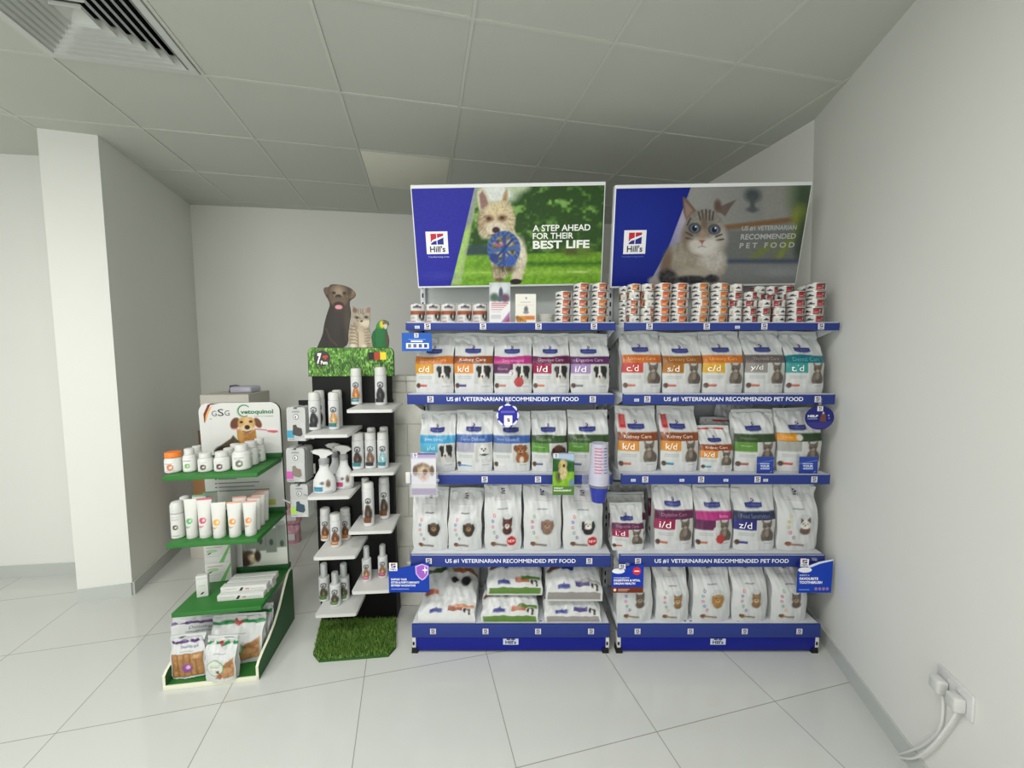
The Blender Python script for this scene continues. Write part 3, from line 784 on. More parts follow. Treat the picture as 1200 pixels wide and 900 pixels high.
def bag(name, label, cat, loc, w, h, d, painter, texts, seed=0, lean=.13, sway=0.0, rot=0.0, group=None, pinch=0.0, bg=(222, 225, 224), topcol=None, artfn=None):
    t = thing(name, label, cat, loc, rot, group)
    fn, D = bag_fn(w, h, d, seed, lean, sway, pinch)
    U = np.linspace(-1, 1, NU); Vv = np.linspace(0, .945, NV)
    A, B = np.meshgrid((U + 1) / 2, 1 - Vv); cv = Cv(A, B, bg); painter(cv); fc = cv.lin().reshape(NV, NU, 3) * INK
    V, C = [], []; side = lin(bg) * INK; NB = 9
    for j, v in enumerate(Vv):
        for i, u in enumerate(U): V.append(fn(u, v)); C.append(fc[j, i])
        g = (.25 * (d - D(v)) / 2 + .004)
        xr, yr, zr = fn(1, v); ym = lean * smooth01((v - .45) / .55) * h
        V.append((xr - g, ym, zr)); C.append(side)
        for u in np.linspace(1, -1, NB):
            x, y, z = fn(u, v); V.append((x, 2 * ym - y, z)); C.append(side)
        xl, yl, zl = fn(-1, v); V.append((xl + g, ym, zl)); C.append(side)
    R = NU + NB + 2
    Fs = [(j * R + i, j * R + (i + 1) % R, (j + 1) * R + (i + 1) % R, (j + 1) * R + i) for j in range(NV - 1) for i in range(R)]
    Fs += [tuple(range(R))[::-1], tuple((NV - 1) * R + i for i in range(R))]
    raw('pouch', V, Fs, M['film'], t, np.array(C), smooth=True, sharp=55)
    # crimped top seal
    S, C2 = [], []
    n = 24; vs = [.94, .952, .960, .968, .976, .984, .992, 1.0]
    sc = lin(topcol) * INK if topcol else side * np.array([.97, .98, .98])
    for k, v in enumerate(vs):
        for u in np.linspace(-1, 1, n):
            x, y, z = fn(u, v); ym = lean * smooth01((v - .45) / .55) * h; S.append((x, ym - .0025 - .0009 * (k % 2), z))
    m_ = len(vs) * n
    S += [(x, y + .004, z) for x, y, z in S]
    Fs = []
    for k in range(len(vs) - 1):
        for i in range(n - 1):
            a, b, c_, d_ = k * n + i, k * n + i + 1, (k + 1) * n + i + 1, (k + 1) * n + i
            Fs += [(a, b, c_, d_), (m_ + d_, m_ + c_, m_ + b, m_ + a)]
    for i in range(n - 1): Fs += [((len(vs) - 1) * n + i, (len(vs) - 1) * n + i + 1, m_ + (len(vs) - 1) * n + i + 1, m_ + (len(vs) - 1) * n + i), (i + 1, i, m_ + i, m_ + i + 1)]
    raw('top_seal', S, Fs, M['film'], t, np.tile(sc, (len(S), 1)))
    if texts or artfn:
        def mp_(p, q, l):
            x, y, z = fn(2 * p - 1, q); return (x, y - .0007 * l, z)
        for (s, x0, y0, x1, y1, col) in texts:
            a = Art(); a.text(s, x0, 1 - y1, x1, 1 - y0, col, 1, bold=.0); a.build('lettering', mp_, M['label'], t)
        if artfn: a = Art(); artfn(a); a.build('logo_mark', mp_, M['label'], t)
    return t


def rx_paint(band, panel, kind, tag_c=(196, 110, 84), wave=.012, extra=None, panel_w=.5):
    def p(c):
        A, B = c.X, c.Y
        c.mix(np.clip((B - .9) / .1, 0, 1) * .5, (230, 231, 230))
        c.rect(0, 0, 1, .012, (214, 218, 216)); c.line([(.02, .13), (.24, .135)], .008, (150, 152, 156), .7)
        # brand plate
        c.poly([(.27, .268), (.42, .268), (.47, .255), (.53, .268), (.69, .268), (.69, .325), (.6, .345), (.36, .345), (.27, .325)], (48, 56, 132), .012)
        c.rect(.31, .293, .65, .318, (120, 128, 180), .01, al=.55)
        # care band with its wavy top edge
        top = .388 + wave * np.sin((A - .1) * 6.0)
        c.mix(np.clip((B - top) / .012 + .5, 0, 1) * np.clip((.512 - B) / .012 + .5, 0, 1), band)
        c.rect(-.1, .512, panel_w, .668, panel, .012)
        c.rect(.53, .518, 1.1, .842, (206, 208, 204), .012)
        if kind: pet(c, kind, .56, .53, .97, .84)
        c.rect(-.1, .842, 1.1, 1.1, (226, 228, 228), .012)
        for yy in (.70, .725, .75, .775): c.line([(.08, yy), (.44, yy)], .008, (176, 180, 184), .8)
        c.ell(.075, .872, .058, .042, (92, 68, 56), soft=.3, tex=.3, ts=.02); c.rect(.13, .855, .31, .892, tag_c, .01)
        c.line([(.72, .885), (.92, .885)], .006, (176, 180, 184), .8)
        if extra: extra(c)
    return p


def rx_text(care, code, care_c=(236, 214, 196), code_c=(250, 248, 244)):
    out = [(care, .14, .420, .82, .484, care_c)]
    if code: out.append((code, .10, .545, .38, .645, code_c))
    return out


def rx_art(a):
    a.mark(.43, 1 - .262, .53, 1 - .205, 1, plate=False, word=False, dark=True)


def sp_paint(kind, dots, spoon=((118, 80, 60), (150, 120, 100)), new=False, subt=(214, 120, 120)):
    def p(c):
        c.rect(0, 0, 1, .014, (214, 218, 216))
        for yy, cc, w in ((.235, subt, .2), (.255, (180, 184, 190), .24), (.375, (120, 124, 132), .13)): c.line([(.5 - w, yy), (.5 + w, yy)], .009, cc, .8)
        c.ell(.62, .60, .235, .16, (206, 212, 214), soft=.08); pet(c, kind, .43, .495, .81, .715)
        for k, dc in enumerate(dots):
            a = math.radians(150 + k * 19); c.ell(.62 + .40 * math.cos(a), .60 - .26 * math.sin(a), .036, .026, dc, soft=.35); c.ell(.62 + .40 * math.cos(a), .60 - .26 * math.sin(a), .016, .011, (236, 236, 236), soft=.5)
        c.ell(.25, .895, .075, .034, spoon[0], soft=.3, tex=.3, ts=.03); c.line([(.30, .9), (.6, .915)], .032, spoon[1]); c.line([(.42, .907), (.6, .915)], .022, (110, 140, 160), .6)
        if new: c.ell(.73, .85, .125, .072, (204, 44, 50), soft=.06)
    return p


def sp_art(a): a.mark(.415, 1 - .195, .585, 1 - .085, 1, plate=False, dark=True)


def place_bag(key, xl, xr, ymid, htop, painter, texts, label, cat='pet food bag', yf=2.065, d=.105, group=None, name='pet_food_bag', **k):
    """xl, xr: the bag's two edges in the photograph at the row ymid; htop: height in metres"""
    z = SH[key][0] - .001
    a, b = at(xl, ymid, yf), at(xr, ymid, yf); w = b.x - a.x
    return bag(name, label, cat, ((a.x + b.x) / 2, yf + d / 2, z), w, htop, d, painter, texts, group=group, **k)


DOTS = [(214, 110, 120), (96, 130, 196), (206, 96, 150), (110, 160, 150), (120, 110, 160)]
DOT2 = [(120, 170, 130), (190, 90, 130), (180, 90, 150), (100, 150, 140), (226, 180, 130)]
g = 'dog-food bags standing on the first shelf down'
def glare(c):
    for p_ in ([(.02, .42), (.1, .5)], [(.88, .4), (.66, .6)], [(.5, .66), (.66, .5)], [(.04, .4), (.12, .44)]): c.line(p_, .02, (246, 244, 240), .0)
place_bag('A', 486, 530.5, 425, .305, rx_paint((206, 120, 50), (218, 160, 44), 'collie', (210, 90, 80)), rx_text('Urinary Care', 'c/d', (236, 170, 110)), 'dog-food bag with orange band and yellow c/d panel on the dog shelving', seed=1, group=g, artfn=rx_art)
place_bag('A', 532, 577.5, 425, .308, rx_paint((148, 78, 44), (222, 142, 54), 'collie', (64, 58, 140), wave=.006), rx_text('Kidney Care', 'k/d'), 'dog-food bag with brown band and orange k/d panel on the dog shelving', seed=2, group=g, artfn=rx_art)
def badge(c): c.ell(.655, .81, .125, .082, (190, 60, 66), soft=.06); c.ell(.655, .81, .1, .064, (206, 96, 96), soft=.1, al=.6); c.ell(.48, .665, .09, .058, (232, 228, 230), soft=.1); c.line([(.47, .64), (.5, .665), (.47, .69)], .016, (150, 110, 140))
place_bag('A', 579, 623.5, 425, .306, rx_paint((186, 56, 132), (92, 42, 86), 'collie', (200, 130, 110), extra=badge), [('Gastrointestinal', .22, .432, .78, .478, (226, 150, 196)), ('Biome', .1, .57, .36, .615, (176, 130, 170))], 'dog-food bag with magenta band, dark purple panel and round red badge', seed=3, group=g, artfn=rx_art)
place_bag('A', 625, 668, 425, .306, rx_paint((98, 34, 74), (164, 34, 82), 'collie', (206, 120, 80)), rx_text('Digestive Care', 'i/d', (206, 160, 186)), 'dog-food bag with maroon band and crimson i/d panel', seed=4, group=g, artfn=rx_art)
place_bag('A', 669.5, 715, 425, .304, rx_paint((92, 42, 92), (164, 138, 190), 'collie', (120, 124, 124), wave=.004), rx_text('Digestive Care', 'i/d', (200, 166, 200)), 'dog-food bag with purple band and lilac i/d panel', seed=5, group=g, artfn=rx_art)
g = 'cat-food bags standing on the first shelf down'
place_bag('A', 730.5, 777, 425, .318, rx_paint((206, 112, 44), (200, 66, 60), 'cat', (206, 110, 84), wave=-.002), rx_text('Urinary Care', 'c/d', (236, 170, 130)), 'cat-food bag with orange band and red c/d panel', seed=6, group=g, artfn=rx_art)
place_bag('A', 778.5, 824.5, 425, .310, rx_paint((156, 98, 42), (176, 116, 34), 'cat', (206, 100, 84), wave=.004), rx_text('Urinary Care', 's/d', (206, 160, 110)), 'cat-food bag with brown band and ochre s/d panel', seed=7, group=g, artfn=rx_art)
place_bag('A', 826, 874, 425, .316, rx_paint((212, 120, 40), (226, 176, 44), 'cat', (196, 104, 84), wave=-.002), rx_text('Urinary Care', 'c/d', (240, 180, 120)), 'cat-food bag with orange band and yellow c/d panel on the cat shelving', seed=8, group=g, artfn=rx_art)
place_bag('A', 876.5, 922.5, 425, .318, rx_paint((108, 98, 96), (150, 146, 142), 'cat', (200, 110, 80), wave=-.002), rx_text('Thyroid Care', 'y/d', (160, 152, 150)), 'cat-food bag with dark grey band and grey panel', seed=9, group=g, artfn=rx_art)
place_bag('A', 924.5, 969.5, 425, .316, rx_paint((24, 120, 132), (58, 160, 156), 'cat', (206, 110, 90), wave=-.012), rx_text('Dental Care', 't/d', (90, 170, 176)), 'cat-food bag with teal band and green t/d panel beside the wall', seed=10, sway=-.006, group=g, artfn=rx_art)
place_bag('A', 727, 768, 425, .312, rx_paint((206, 112, 44), (200, 66, 60), 'cat'), [], 'bag tucked behind the bag with the red c/d panel', seed=11, yf=2.20, d=.09, group=g)
# ---- second row down
g = 'dog-food bags standing on the second shelf down'
place_bag('B', 491.5, 532.5, 520, .305, rx_paint((64, 160, 208), (92, 186, 222), 'collie', (90, 150, 190), wave=.0, panel_w=.54), [('Joint Care', .15, .43, .6, .475, (170, 220, 240)), ('j/d', .2, .56, .44, .64, (196, 232, 246))], 'dog-food bag with sky-blue band and panel', seed=12, lean=.10, group=g, artfn=rx_art)
def blue_l(c): c.rect(.0, .515, .45, .66, (174, 174, 190), .012); c.line([(.05, .885), (.42, .9)], .02, (80, 150, 210)); c.rect(-.1, .845, .0, .9, (238, 238, 238))
place_bag('B', 534.5, 577, 520, .312, rx_paint((58, 98, 170), (174, 174, 190), 'westie', (236, 238, 236), wave=.0, extra=blue_l), [('Derm Defense', .12, .43, .8, .48, (150, 176, 220))], 'dog-food bag with blue band and a white terrier', seed=13, group=g, lean=.05, artfn=rx_art)
place_bag('B', 578, 621.5, 520, .305, rx_paint((58, 98, 170), (168, 172, 176), 'brown', (236, 238, 236), wave=.0), [('Derm Complete', .1, .43, .66, .48, (150, 176, 220))], 'dog-food bag with blue band and a reddish-brown dog', seed=14, group=g, lean=.05, artfn=rx_art)
place_bag('B', 623.5, 664.5, 520, .307, rx_paint((52, 84, 42), (92, 150, 58), 'choc', (90, 104, 150), wave=-.01), [('Metabolic', .12, .43, .52, .475, (110, 140, 96)), ('Weight Management', .05, .565, .38, .59, (180, 210, 160))], 'green-banded metabolic dog-food bag behind the green leaflet', seed=15, group=g, lean=.09, artfn=rx_art)
place_bag('B', 667, 714, 520, .312, rx_paint((52, 80, 42), (90, 144, 56), 'choc', (84, 100, 160), wave=-.003), [('Metabolic', .12, .43, .52, .475, (110, 140, 96)), ('Weight', .1, .565, .34, .59, (180, 210, 160))], 'green-banded metabolic dog-food bag behind the measuring cups', seed=16, group=g, lean=.07, artfn=rx_art)
g = 'cat-food bags standing on the second shelf down'
def ribbon(c): c.rect(.07, .13, .23, .33, (196, 56, 62), .015); c.poly([(.07, .33), (.23, .33), (.22, .42), (.15, .36), (.08, .42)], (226, 196, 190), .02); c.rect(.1, .15, .2, .28, (214, 100, 100), .02)
place_bag('B', 727, 770, 515, .325, rx_paint((156, 78, 40), (222, 150, 60), 'cat', extra=ribbon), [], 'bag with red ribbon mark, standing behind the first k/d cat bag', seed=17, yf=2.19, d=.09, group=g)
place_bag('B', 725.5, 772.5, 515, .33, rx_paint((140, 72, 38), (222, 150, 60), 'cat', (206, 110, 84), wave=.0, extra=ribbon), rx_text('Kidney Care', 'k/d'), 'k/d cat-food bag with red ribbon mark, next to the measuring cups', seed=18, group=g, artfn=rx_art)
place_bag('B', 776.5, 820.5, 515, .33, rx_paint((140, 72, 38), (222, 150, 60), 'cat', (40, 140, 160), wave=.0, extra=ribbon), rx_text('Kidney Care', 'k/d'), 'k/d cat-food bag with red ribbon mark, left of the smaller k/d bag', seed=19, group=g, artfn=rx_art)
def redtop(c): c.rect(-.1, .02, 1.1, .09, (206, 60, 62), .015); c.rect(-.1, .0, 1.1, .02, (236, 230, 228), .01)
place_bag('B', 822.5, 860.5, 528, .232, rx_paint((150, 74, 36), (224, 150, 62), 'cat', (50, 160, 180), wave=.0, extra=redtop), rx_text('Kidney Care', 'k/d'), 'smaller k/d cat-food bag with a red stripe along its top', seed=20, yf=2.055, d=.085, group=g, artfn=rx_art)
place_bag('B', 826, 862, 520, .255, rx_paint((150, 74, 36), (224, 150, 62), 'cat', extra=redtop), [], 'red-striped bag hidden behind the smaller k/d bag', seed=21, yf=2.185, d=.07, group=g)
place_bag('B', 842, 884, 515, .335, rx_paint((52, 72, 42), (96, 140, 66), 'cat'), [], 'bag behind, between the smaller k/d bag and the green-banded bag', seed=22, yf=2.265, d=.07, lean=.01, group=g)
place_bag('B', 864, 911.5, 515, .318, rx_paint((50, 74, 40), (98, 148, 62), 'cat', (170, 90, 84), wave=.0), [('Metabolic', .12, .43, .5, .475, (100, 126, 90)), ('Weight', .12, .565, .38, .59, (190, 216, 170))], 'cat-food bag with dark green band and a blue sticker', seed=23, lean=.03, sway=-.015, group=g, artfn=rx_art)
def orr(c): c.rect(-.1, .39, .42, .51, (232, 156, 44), .03); c.ell(.45, .45, .07, .05, (226, 226, 214), soft=.3); c.rect(-.1, .515, .5, .665, (176, 178, 172), .012)
place_bag('B', 914.5, 966, 515, .325, rx_paint((50, 74, 40), (176, 178, 172), 'cat', (196, 76, 70), wave=.0, extra=orr), [('+ Urinary', .1, .43, .3, .47, (250, 210, 140))], 'cat-food bag with half orange, half green band behind the round sign', seed=24, lean=.02, sway=-.02, group=g, artfn=rx_art)
# ---- third row down
g = 'dog-food bags standing on the third shelf down'
kw = dict(artfn=sp_art, pinch=.03)
place_bag('C', 482.5, 524, 615, .312, sp_paint('pup', DOTS), [('Puppy', .4, .36, .6, .39, (90, 94, 104))], 'white puppy-food bag at the stone wall end, its top bulging outwards', seed=25, group=g, sway=-.02, **kw)
place_bag('C', 524.5, 564, 615, .308, sp_paint('pup', DOTS), [('Puppy', .4, .36, .6, .39, (90, 94, 104))], 'white puppy-food bag left of the husky bag, its top leaning right', seed=26, group=g, sway=.02, **kw)
place_bag('C', 567.5, 611, 610, .352, sp_paint('husky', DOTS, new=True), [('NEW', .64, .83, .82, .87, (250, 246, 246))], 'white dog-food bag with a red and white husky and NEW badge', seed=27, group=g, lean=.03, artfn=sp_art)
place_bag('C', 614, 658, 610, .348, sp_paint('terrier', DOT2), [], 'white dog-food bag with a small tan terrier', seed=28, group=g, lean=.03, artfn=sp_art)
place_bag('C', 660.5, 707, 612, .342, sp_paint('spaniel', DOTS, new=True), [('NEW', .64, .83, .82, .87, (250, 246, 246))], 'white dog-food bag with a black and white spaniel and NEW badge', seed=29, group=g, lean=.03, artfn=sp_art)
g = 'cat-food bags standing on the third shelf down'
idp = dict(band=(94, 34, 74), panel=(160, 34, 84), kind='cat')
place_bag('C', 718, 755, 625, .238, rx_paint(wave=-.005, **idp), rx_text('Digestive Care', 'i/d', (170, 110, 146)), 'small i/d cat-food bag with maroon band', seed=30, yf=2.06, d=.07, group=g, artfn=rx_art)
for k, (yy, hh, wh) in enumerate(((2.15, .262, 'nearer of the two small dark-topped bags behind the small i/d bag'), (2.25, .285, 'farther of the two small dark-topped bags behind the small i/d bag'))):
    place_bag('C', 714 + 4 * k, 757, 620, hh, rx_paint(**idp), [], wh, seed=31 + k, yf=yy, d=.07, group=g, bg=(206, 208, 206))
place_bag('C', 761, 803, 610, .345, rx_paint(**idp), [], 'maroon-banded bag behind the larger i/d bag', seed=33, yf=2.23, d=.09, group=g)
place_bag('C', 769, 814, 610, .348, rx_paint(wave=-.002, **idp), rx_text('Digestive Care', 'i/d', (170, 110, 146)), 'larger i/d cat-food bag with maroon band', seed=34, lean=.03, group=g, artfn=rx_art)
def badge2(c): c.ell(.655, .81, .125, .075, (190, 64, 64), soft=.06); c.ell(.52, .665, .08, .05, (226, 222, 222), soft=.1)
place_bag('C', 817, 860, 610, .338, rx_paint((186, 50, 130), (100, 40, 84), 'cat', (206, 120, 90), wave=.0, extra=badge2), [('Biome', .62, .435, .86, .475, (230, 150, 200))], 'cat-food bag with magenta band and round red badge', seed=35, lean=.05, group=g, artfn=rx_art)
place_bag('C', 862.5, 911, 610, .338, rx_paint((38, 46, 84), (42, 42, 130), 'cat', (50, 50, 150), wave=.0), rx_text('Food Sensitivities', 'z/d', (110, 120, 160)), 'cat-food bag with navy band and z/d panel', seed=36, lean=.03, group=g, artfn=rx_art)
place_bag('C', 914, 961.5, 612, .348, sp_paint('catface', [(224, 196, 120), (200, 190, 90), (196, 170, 90), (200, 90, 130), (140, 130, 140)], spoon=((140, 90, 60), (190, 130, 110))), [], 'white cat-food bag with a grey and white cat, nearest the wall', seed=37, lean=.03, sway=-.012, group=g, artfn=sp_art)
# ---- bottom tray, cat side
g = 'cat-food bags standing on the bottom tray'
for k, (xl, xr, hh, kd, sw, lb) in enumerate(((724, 766, .315, 'tabby', 0, 'white cat-food bag with a tabby, behind the brown-footed blue sign'), (770.5, 809, .30, 'kitten', -.01, 'white bag with a ginger kitten, right of the brown-footed sign'),
        (814, 858, .315, 'biscuit', .01, 'white bag with a golden kitten, middle of the five on the bottom tray'), (860.5, 902, .318, 'kitten', -.008, 'white bag with a brown kitten, second from the wall on the bottom tray'), (907, 949, .315, 'tabby', -.02, 'white bag with a tabby, partly behind the blue sign by the wall'))):
    place_bag('base', xl, xr, 700, hh, sp_paint(kd, [DOTS, DOT2, DOTS[::-1], DOTS, DOT2][k], spoon=((126, 90, 56), (176, 140, 100))), [], lb, seed=40 + k, yf=2.042, d=.11, lean=.10, sway=sw, group=g, pinch=.04, artfn=sp_art)

# ---- bags lying in three piles on the dog side
def lying(label, x0, x1, zb, hgt, depth, yf, painter, seed, artfn=None, rot=0.0, rise=0.0, group='bags lying on the bottom tray'):
    """a filled bag on its back: its base panel faces out, its face slopes up and away"""
    w = x1 - x0; t = thing('pet_food_bag', label, 'pet food bag', ((x0 + x1) / 2, yf, zb), rot, group)
    rs = np.random.RandomState(seed); ph = rs.rand(8) * 6.28
    nu, ns = 48, 70

    def fn(u, s):                       # s 0..1 up the base panel, 1..3 back over the face
        if s <= 1: y = .06 * s * s; z = hgt * (.02 + .90 * s)
        else:
            q = (s - 1) / 2; y = .06 + q * (depth - .06); z = rise * q + hgt * (.92 + .16 * math.sin(math.pi * min(q * 1.4 + .1, 1)) * (1 - q)) * (1 - .35 * smooth01((q - .6) / .4)) + hgt * .12 * smooth01(q * 3)
        e = 1 - .25 * abs(u) ** 5 * (0.4 + .6 * smooth01((s - .3) / .7))
        z *= e
        z += (.004 * math.sin(8 * u + 3 * s + ph[0]) + .003 * math.sin(15 * u - 6 * s + ph[1]) + .002 * math.sin(23 * u + 9 * s + ph[2])) * min(s, 1)
        y += .003 * math.sin(6 * u + ph[3]) * s
        xx = u * w / 2 * (1 - .05 * abs(math.sin(s * 1.2 + ph[4])) * .4) + .003 * math.sin(7 * s + ph[5])
        return xx, y, max(z, .001)
    U = np.linspace(-1, 1, nu); S = np.linspace(0, 3, ns)
    A, B = np.meshgrid((U + 1) / 2, S); cv = Cv(A, B, (222, 225, 224)); painter(cv); fc = cv.lin() * INK
    V = [fn(u, s) for s in S for u in U]; n0 = len(V); C = list(fc)
    for s in S:
        for u in U:
            x, y, z = fn(u, s); V.append((x, y, 0.0 if s < 2.9 else z * .9)); C.append(lin((216, 219, 218)) * INK)
    Fs = []
    for j in range(ns - 1):
        for i in range(nu - 1):
            a = j * nu + i; Fs += [(a, a + 1, a + nu + 1, a + nu), (n0 + a + nu, n0 + a + nu + 1, n0 + a + 1, n0 + a)]
        for i in (0, nu - 1):
            a = j * nu + i; Fs.append((a, a + nu, n0 + a + nu, n0 + a))
    for i in range(nu - 1): Fs += [(i, n0 + i, n0 + i + 1, i + 1), ((ns - 1) * nu + i, (ns - 1) * nu + i + 1, n0 + (ns - 1) * nu + i + 1, n0 + (ns - 1) * nu + i)]
    raw('pouch', V, Fs, M['film'], t, np.array(C), smooth=True, sharp=60)
    if artfn:
        a = Art(); artfn(a)
        def mp_(p, q, l):
            x, y, z = fn(2 * p - 1, q); return (x, y - .0006 * l, z + .0006 * l)
        a.build('lettering', mp_, M['label'], t)
    return t


def ly_paint(strip, tagc, tag2=None, top=None, kib=True):
    def p(c):
        if strip: c.rect(.03, .05, .97, .36, strip, .02)
        c.poly([(.2, .66), (.3, .66), (.31, .74), (.34, .66), (.42, .66), (.42, .52), (.2, .52)], (52, 62, 140), .02)
        c.rect(.52, .58, .78, .78, tagc, .02)
        if tag2: c.rect(.64, .72, .98, .84, tag2, .02)
        c.rect(.80, .34 if not strip else .42, .93, .74, (220, 220, 218), .02); c.ell(.83, .62, .03, .1, (30, 28, 30), soft=.4); c.ell(.89, .62, .03, .1, (30, 28, 30), soft=.4); c.ell(.86, .56, .02, .12, (230, 230, 228), soft=.5); c.ell(.90, .48, .02, .06, (40, 36, 36), soft=.4)
        if kib: c.ell(.16, 1.25, .14, .12, (104, 70, 54), soft=.3, tex=.3, ts=.04); c.rect(.3, 1.15, .52, 1.32, (44, 56, 140), .02)
        if top: top(c)
    return p


def top1(c):
    c.rect(-.1, 1.0, 1.1, 1.25, (222, 225, 224), .02); c.ell(.17, 1.22, .1, .1, (150, 84, 64), soft=.3); c.rect(.16, 1.15, .32, 1.3, (196, 110, 84), .02)
    c.rect(.42, 1.35, 1.0, 1.95, (208, 210, 208), .03); c.ell(.6, 1.68, .07, .13, (34, 32, 34), soft=.4); c.ell(.68, 1.56, .05, .13, (230, 228, 226), soft=.4); c.ell(.8, 1.68, .09, .2, (34, 32, 34), soft=.4)
    c.rect(-.1, 2.1, .45, 2.35, (70, 90, 48), .03); c.rect(.52, 2.1, 1.1, 2.35, (164, 100, 62), .03); c.ell(.48, 2.2, .07, .14, (206, 208, 196), soft=.3)
    c.rect(.3, 2.6, .66, 2.74, (52, 62, 140), .02)


xw = lambda px, py, Y: at(px, py, Y).x
zt = SH['base'][0] - .001
lying('sloping heap of dog-food bag lying beside the shield sign', xw(489, 725, 2.035), xw(557, 725, 2.035), zt, .100, .30, 2.035, ly_paint(None, (150, 74, 48), (214, 148, 110), top1, False), 1, rise=.12)
lying('lower of the two lying bags with green base strips', xw(564, 725, 2.035), xw(631, 725, 2.035), zt, .100, .31, 2.035, ly_paint((92, 134, 48), (184, 108, 74), (86, 128, 50)), 2)
lying('upper of the two lying bags with green base strips', xw(570.5, 695, 2.085), xw(635.5, 695, 2.085), zt + .122, .108, .26, 2.085, ly_paint((92, 134, 48), (178, 104, 74), (86, 128, 50)), 3, rise=.05)
lying('lower of the two lying bags with grey base strips', xw(638, 728, 2.037), xw(705, 728, 2.037), zt, .088, .30, 2.037, ly_paint((158, 154, 150), (86, 76, 140)), 4)
lying('upper of the two lying bags with grey base strips', xw(640, 703, 2.055), xw(706.5, 703, 2.055), zt + .108, .125, .29, 2.055, ly_paint((150, 146, 142), (84, 74, 126), (170, 168, 166)), 5, rise=.05)

# ------------------------------------------------------------------ cans
def can_mesh(r, h, kind):
    n, m = 56, 14
    ph = np.linspace(-180, 180, n, endpoint=False); tt = np.linspace(0, 1, m)
    A, B = np.meshgrid(ph, tt); P = ((A + 90) % 180) - 90
    c = Cv(P, B * 100, (226, 225, 220))
    def R(x0, y0, x1, y1, col):
        m = np.clip((c.X - x0) / 4 + .5, 0, 1) * np.clip((x1 - c.X) / 4 + .5, 0, 1) * np.clip((c.Y - y0) / 5 + .5, 0, 1) * np.clip((y1 - c.Y) / 5 + .5, 0, 1); c.mix(m, col)
    if kind == 'tall':
        P = ((A + 180) % 360) - 180; c = Cv(P, B * 100, (228, 227, 224))
        R(-34, 78, 34, 87, (36, 34, 50)); R(-12, 85, 12, 94, (56, 56, 80)); R(-200, 44, 200, 66, (160, 88, 54)); R(-60, 46, 40, 52, (124, 66, 40))
        R(-4, 10, 62, 44, (200, 198, 194)); c.ell(22, 34, 11, 13, (28, 26, 28), soft=.4); c.ell(52, 32, 11, 15, (28, 26, 28), soft=.4); c.ell(38, 20, 9, 10, (40, 38, 38), soft=.4); c.ell(37, 33, 6, 11, (222, 220, 216), soft=.4)
        R(-64, 1, -14, 8, (160, 60, 60)); R(-60, 20, -14, 24, (160, 160, 164)); R(-60, 28, -20, 32, (170, 170, 172))
    else:
        pan, band, petc = dict(orange=((216, 110, 50), (192, 80, 38), (70, 50, 40)), amber=((206, 122, 54), (190, 104, 40), (70, 50, 40)), pink=((196, 106, 76), (160, 78, 54), (54, 42, 38)), red=((158, 50, 52), (122, 34, 42), (70, 56, 52)))[kind]
        R(2, 6, 62, 94, pan); R(2, 72, 72, 94, band); R(42, 6, 74, 70, (206, 196, 184)); c.ell(55, 34, 10, 28, petc, soft=.5); c.ell(58, 58, 7, 16, petc, soft=.5)
        R(-52, 32, -10, 50, (30, 28, 54)); R(-40, 48, -22, 66, (56, 52, 78)); R(-86, 10, -66, 60, (196, 192, 180)); R(8, 26, 36, 40, (236, 206, 176) if kind != 'red' else (200, 140, 140))
        R(-91, -5, 91, 6, (196, 194, 188))
    V = [(r * math.sin(math.radians(a)), -r * math.cos(math.radians(a)), .003 + t_ * (h - .006)) for t_ in tt for a in ph]
    Fs = [(j * n + i, j * n + (i + 1) % n, (j + 1) * n + (i + 1) % n, (j + 1) * n + i) for j in range(m - 1) for i in range(n)]
    return V, Fs, c.lin() * .88


def make_can(r, h, kind, label, group):
    t = thing('food_can', label, 'can', (0, 0, 0), 0, group)
    V, Fs, C = can_mesh(r, h, kind); raw('label_sleeve', V, Fs, M['label'], t, C, smooth=True)
    LA('lid', [(0, h - .003), (r - .006, h - .003), (r - .004, h - .001), (r - .002, h), (r + .0006, h - .001), (r + .0006, h - .003), (r, h - .004)], M['metal'], t, 32)
    LA('bottom_rim', [(r, .004), (r + .0006, .003), (r + .0006, .001), (r - .002, 0), (0, 0)], M['metal'], t, 32)
    return t


protos = {}


def put_can(kind, size, x, y, z, rz, label, group):
    r, h = dict(tall=(.0365, .099), big=(.0415, .0395), small=(.0320, .0385))[size]
    key = (kind, size)
    if key not in protos:
        t = make_can(r, h, kind, label, group); t.location = (x, y, z); t.rotation_euler = (0, 0, rz); protos[key] = t
    else: t = copy_thing(protos[key], (x, y, z), rz, label, group)
    return t


ZT = SH['top'][0] - .001
ORD = ['bottom', 'second from the bottom', 'third from the bottom', 'fourth from the bottom', 'fifth from the bottom', 'sixth from the bottom']


def ordn(k, n): return 'bottom' if k == 0 else 'topmost' if k == n - 1 else ['', 'second', 'third', 'fourth', 'fifth'][k] + '-lowest'


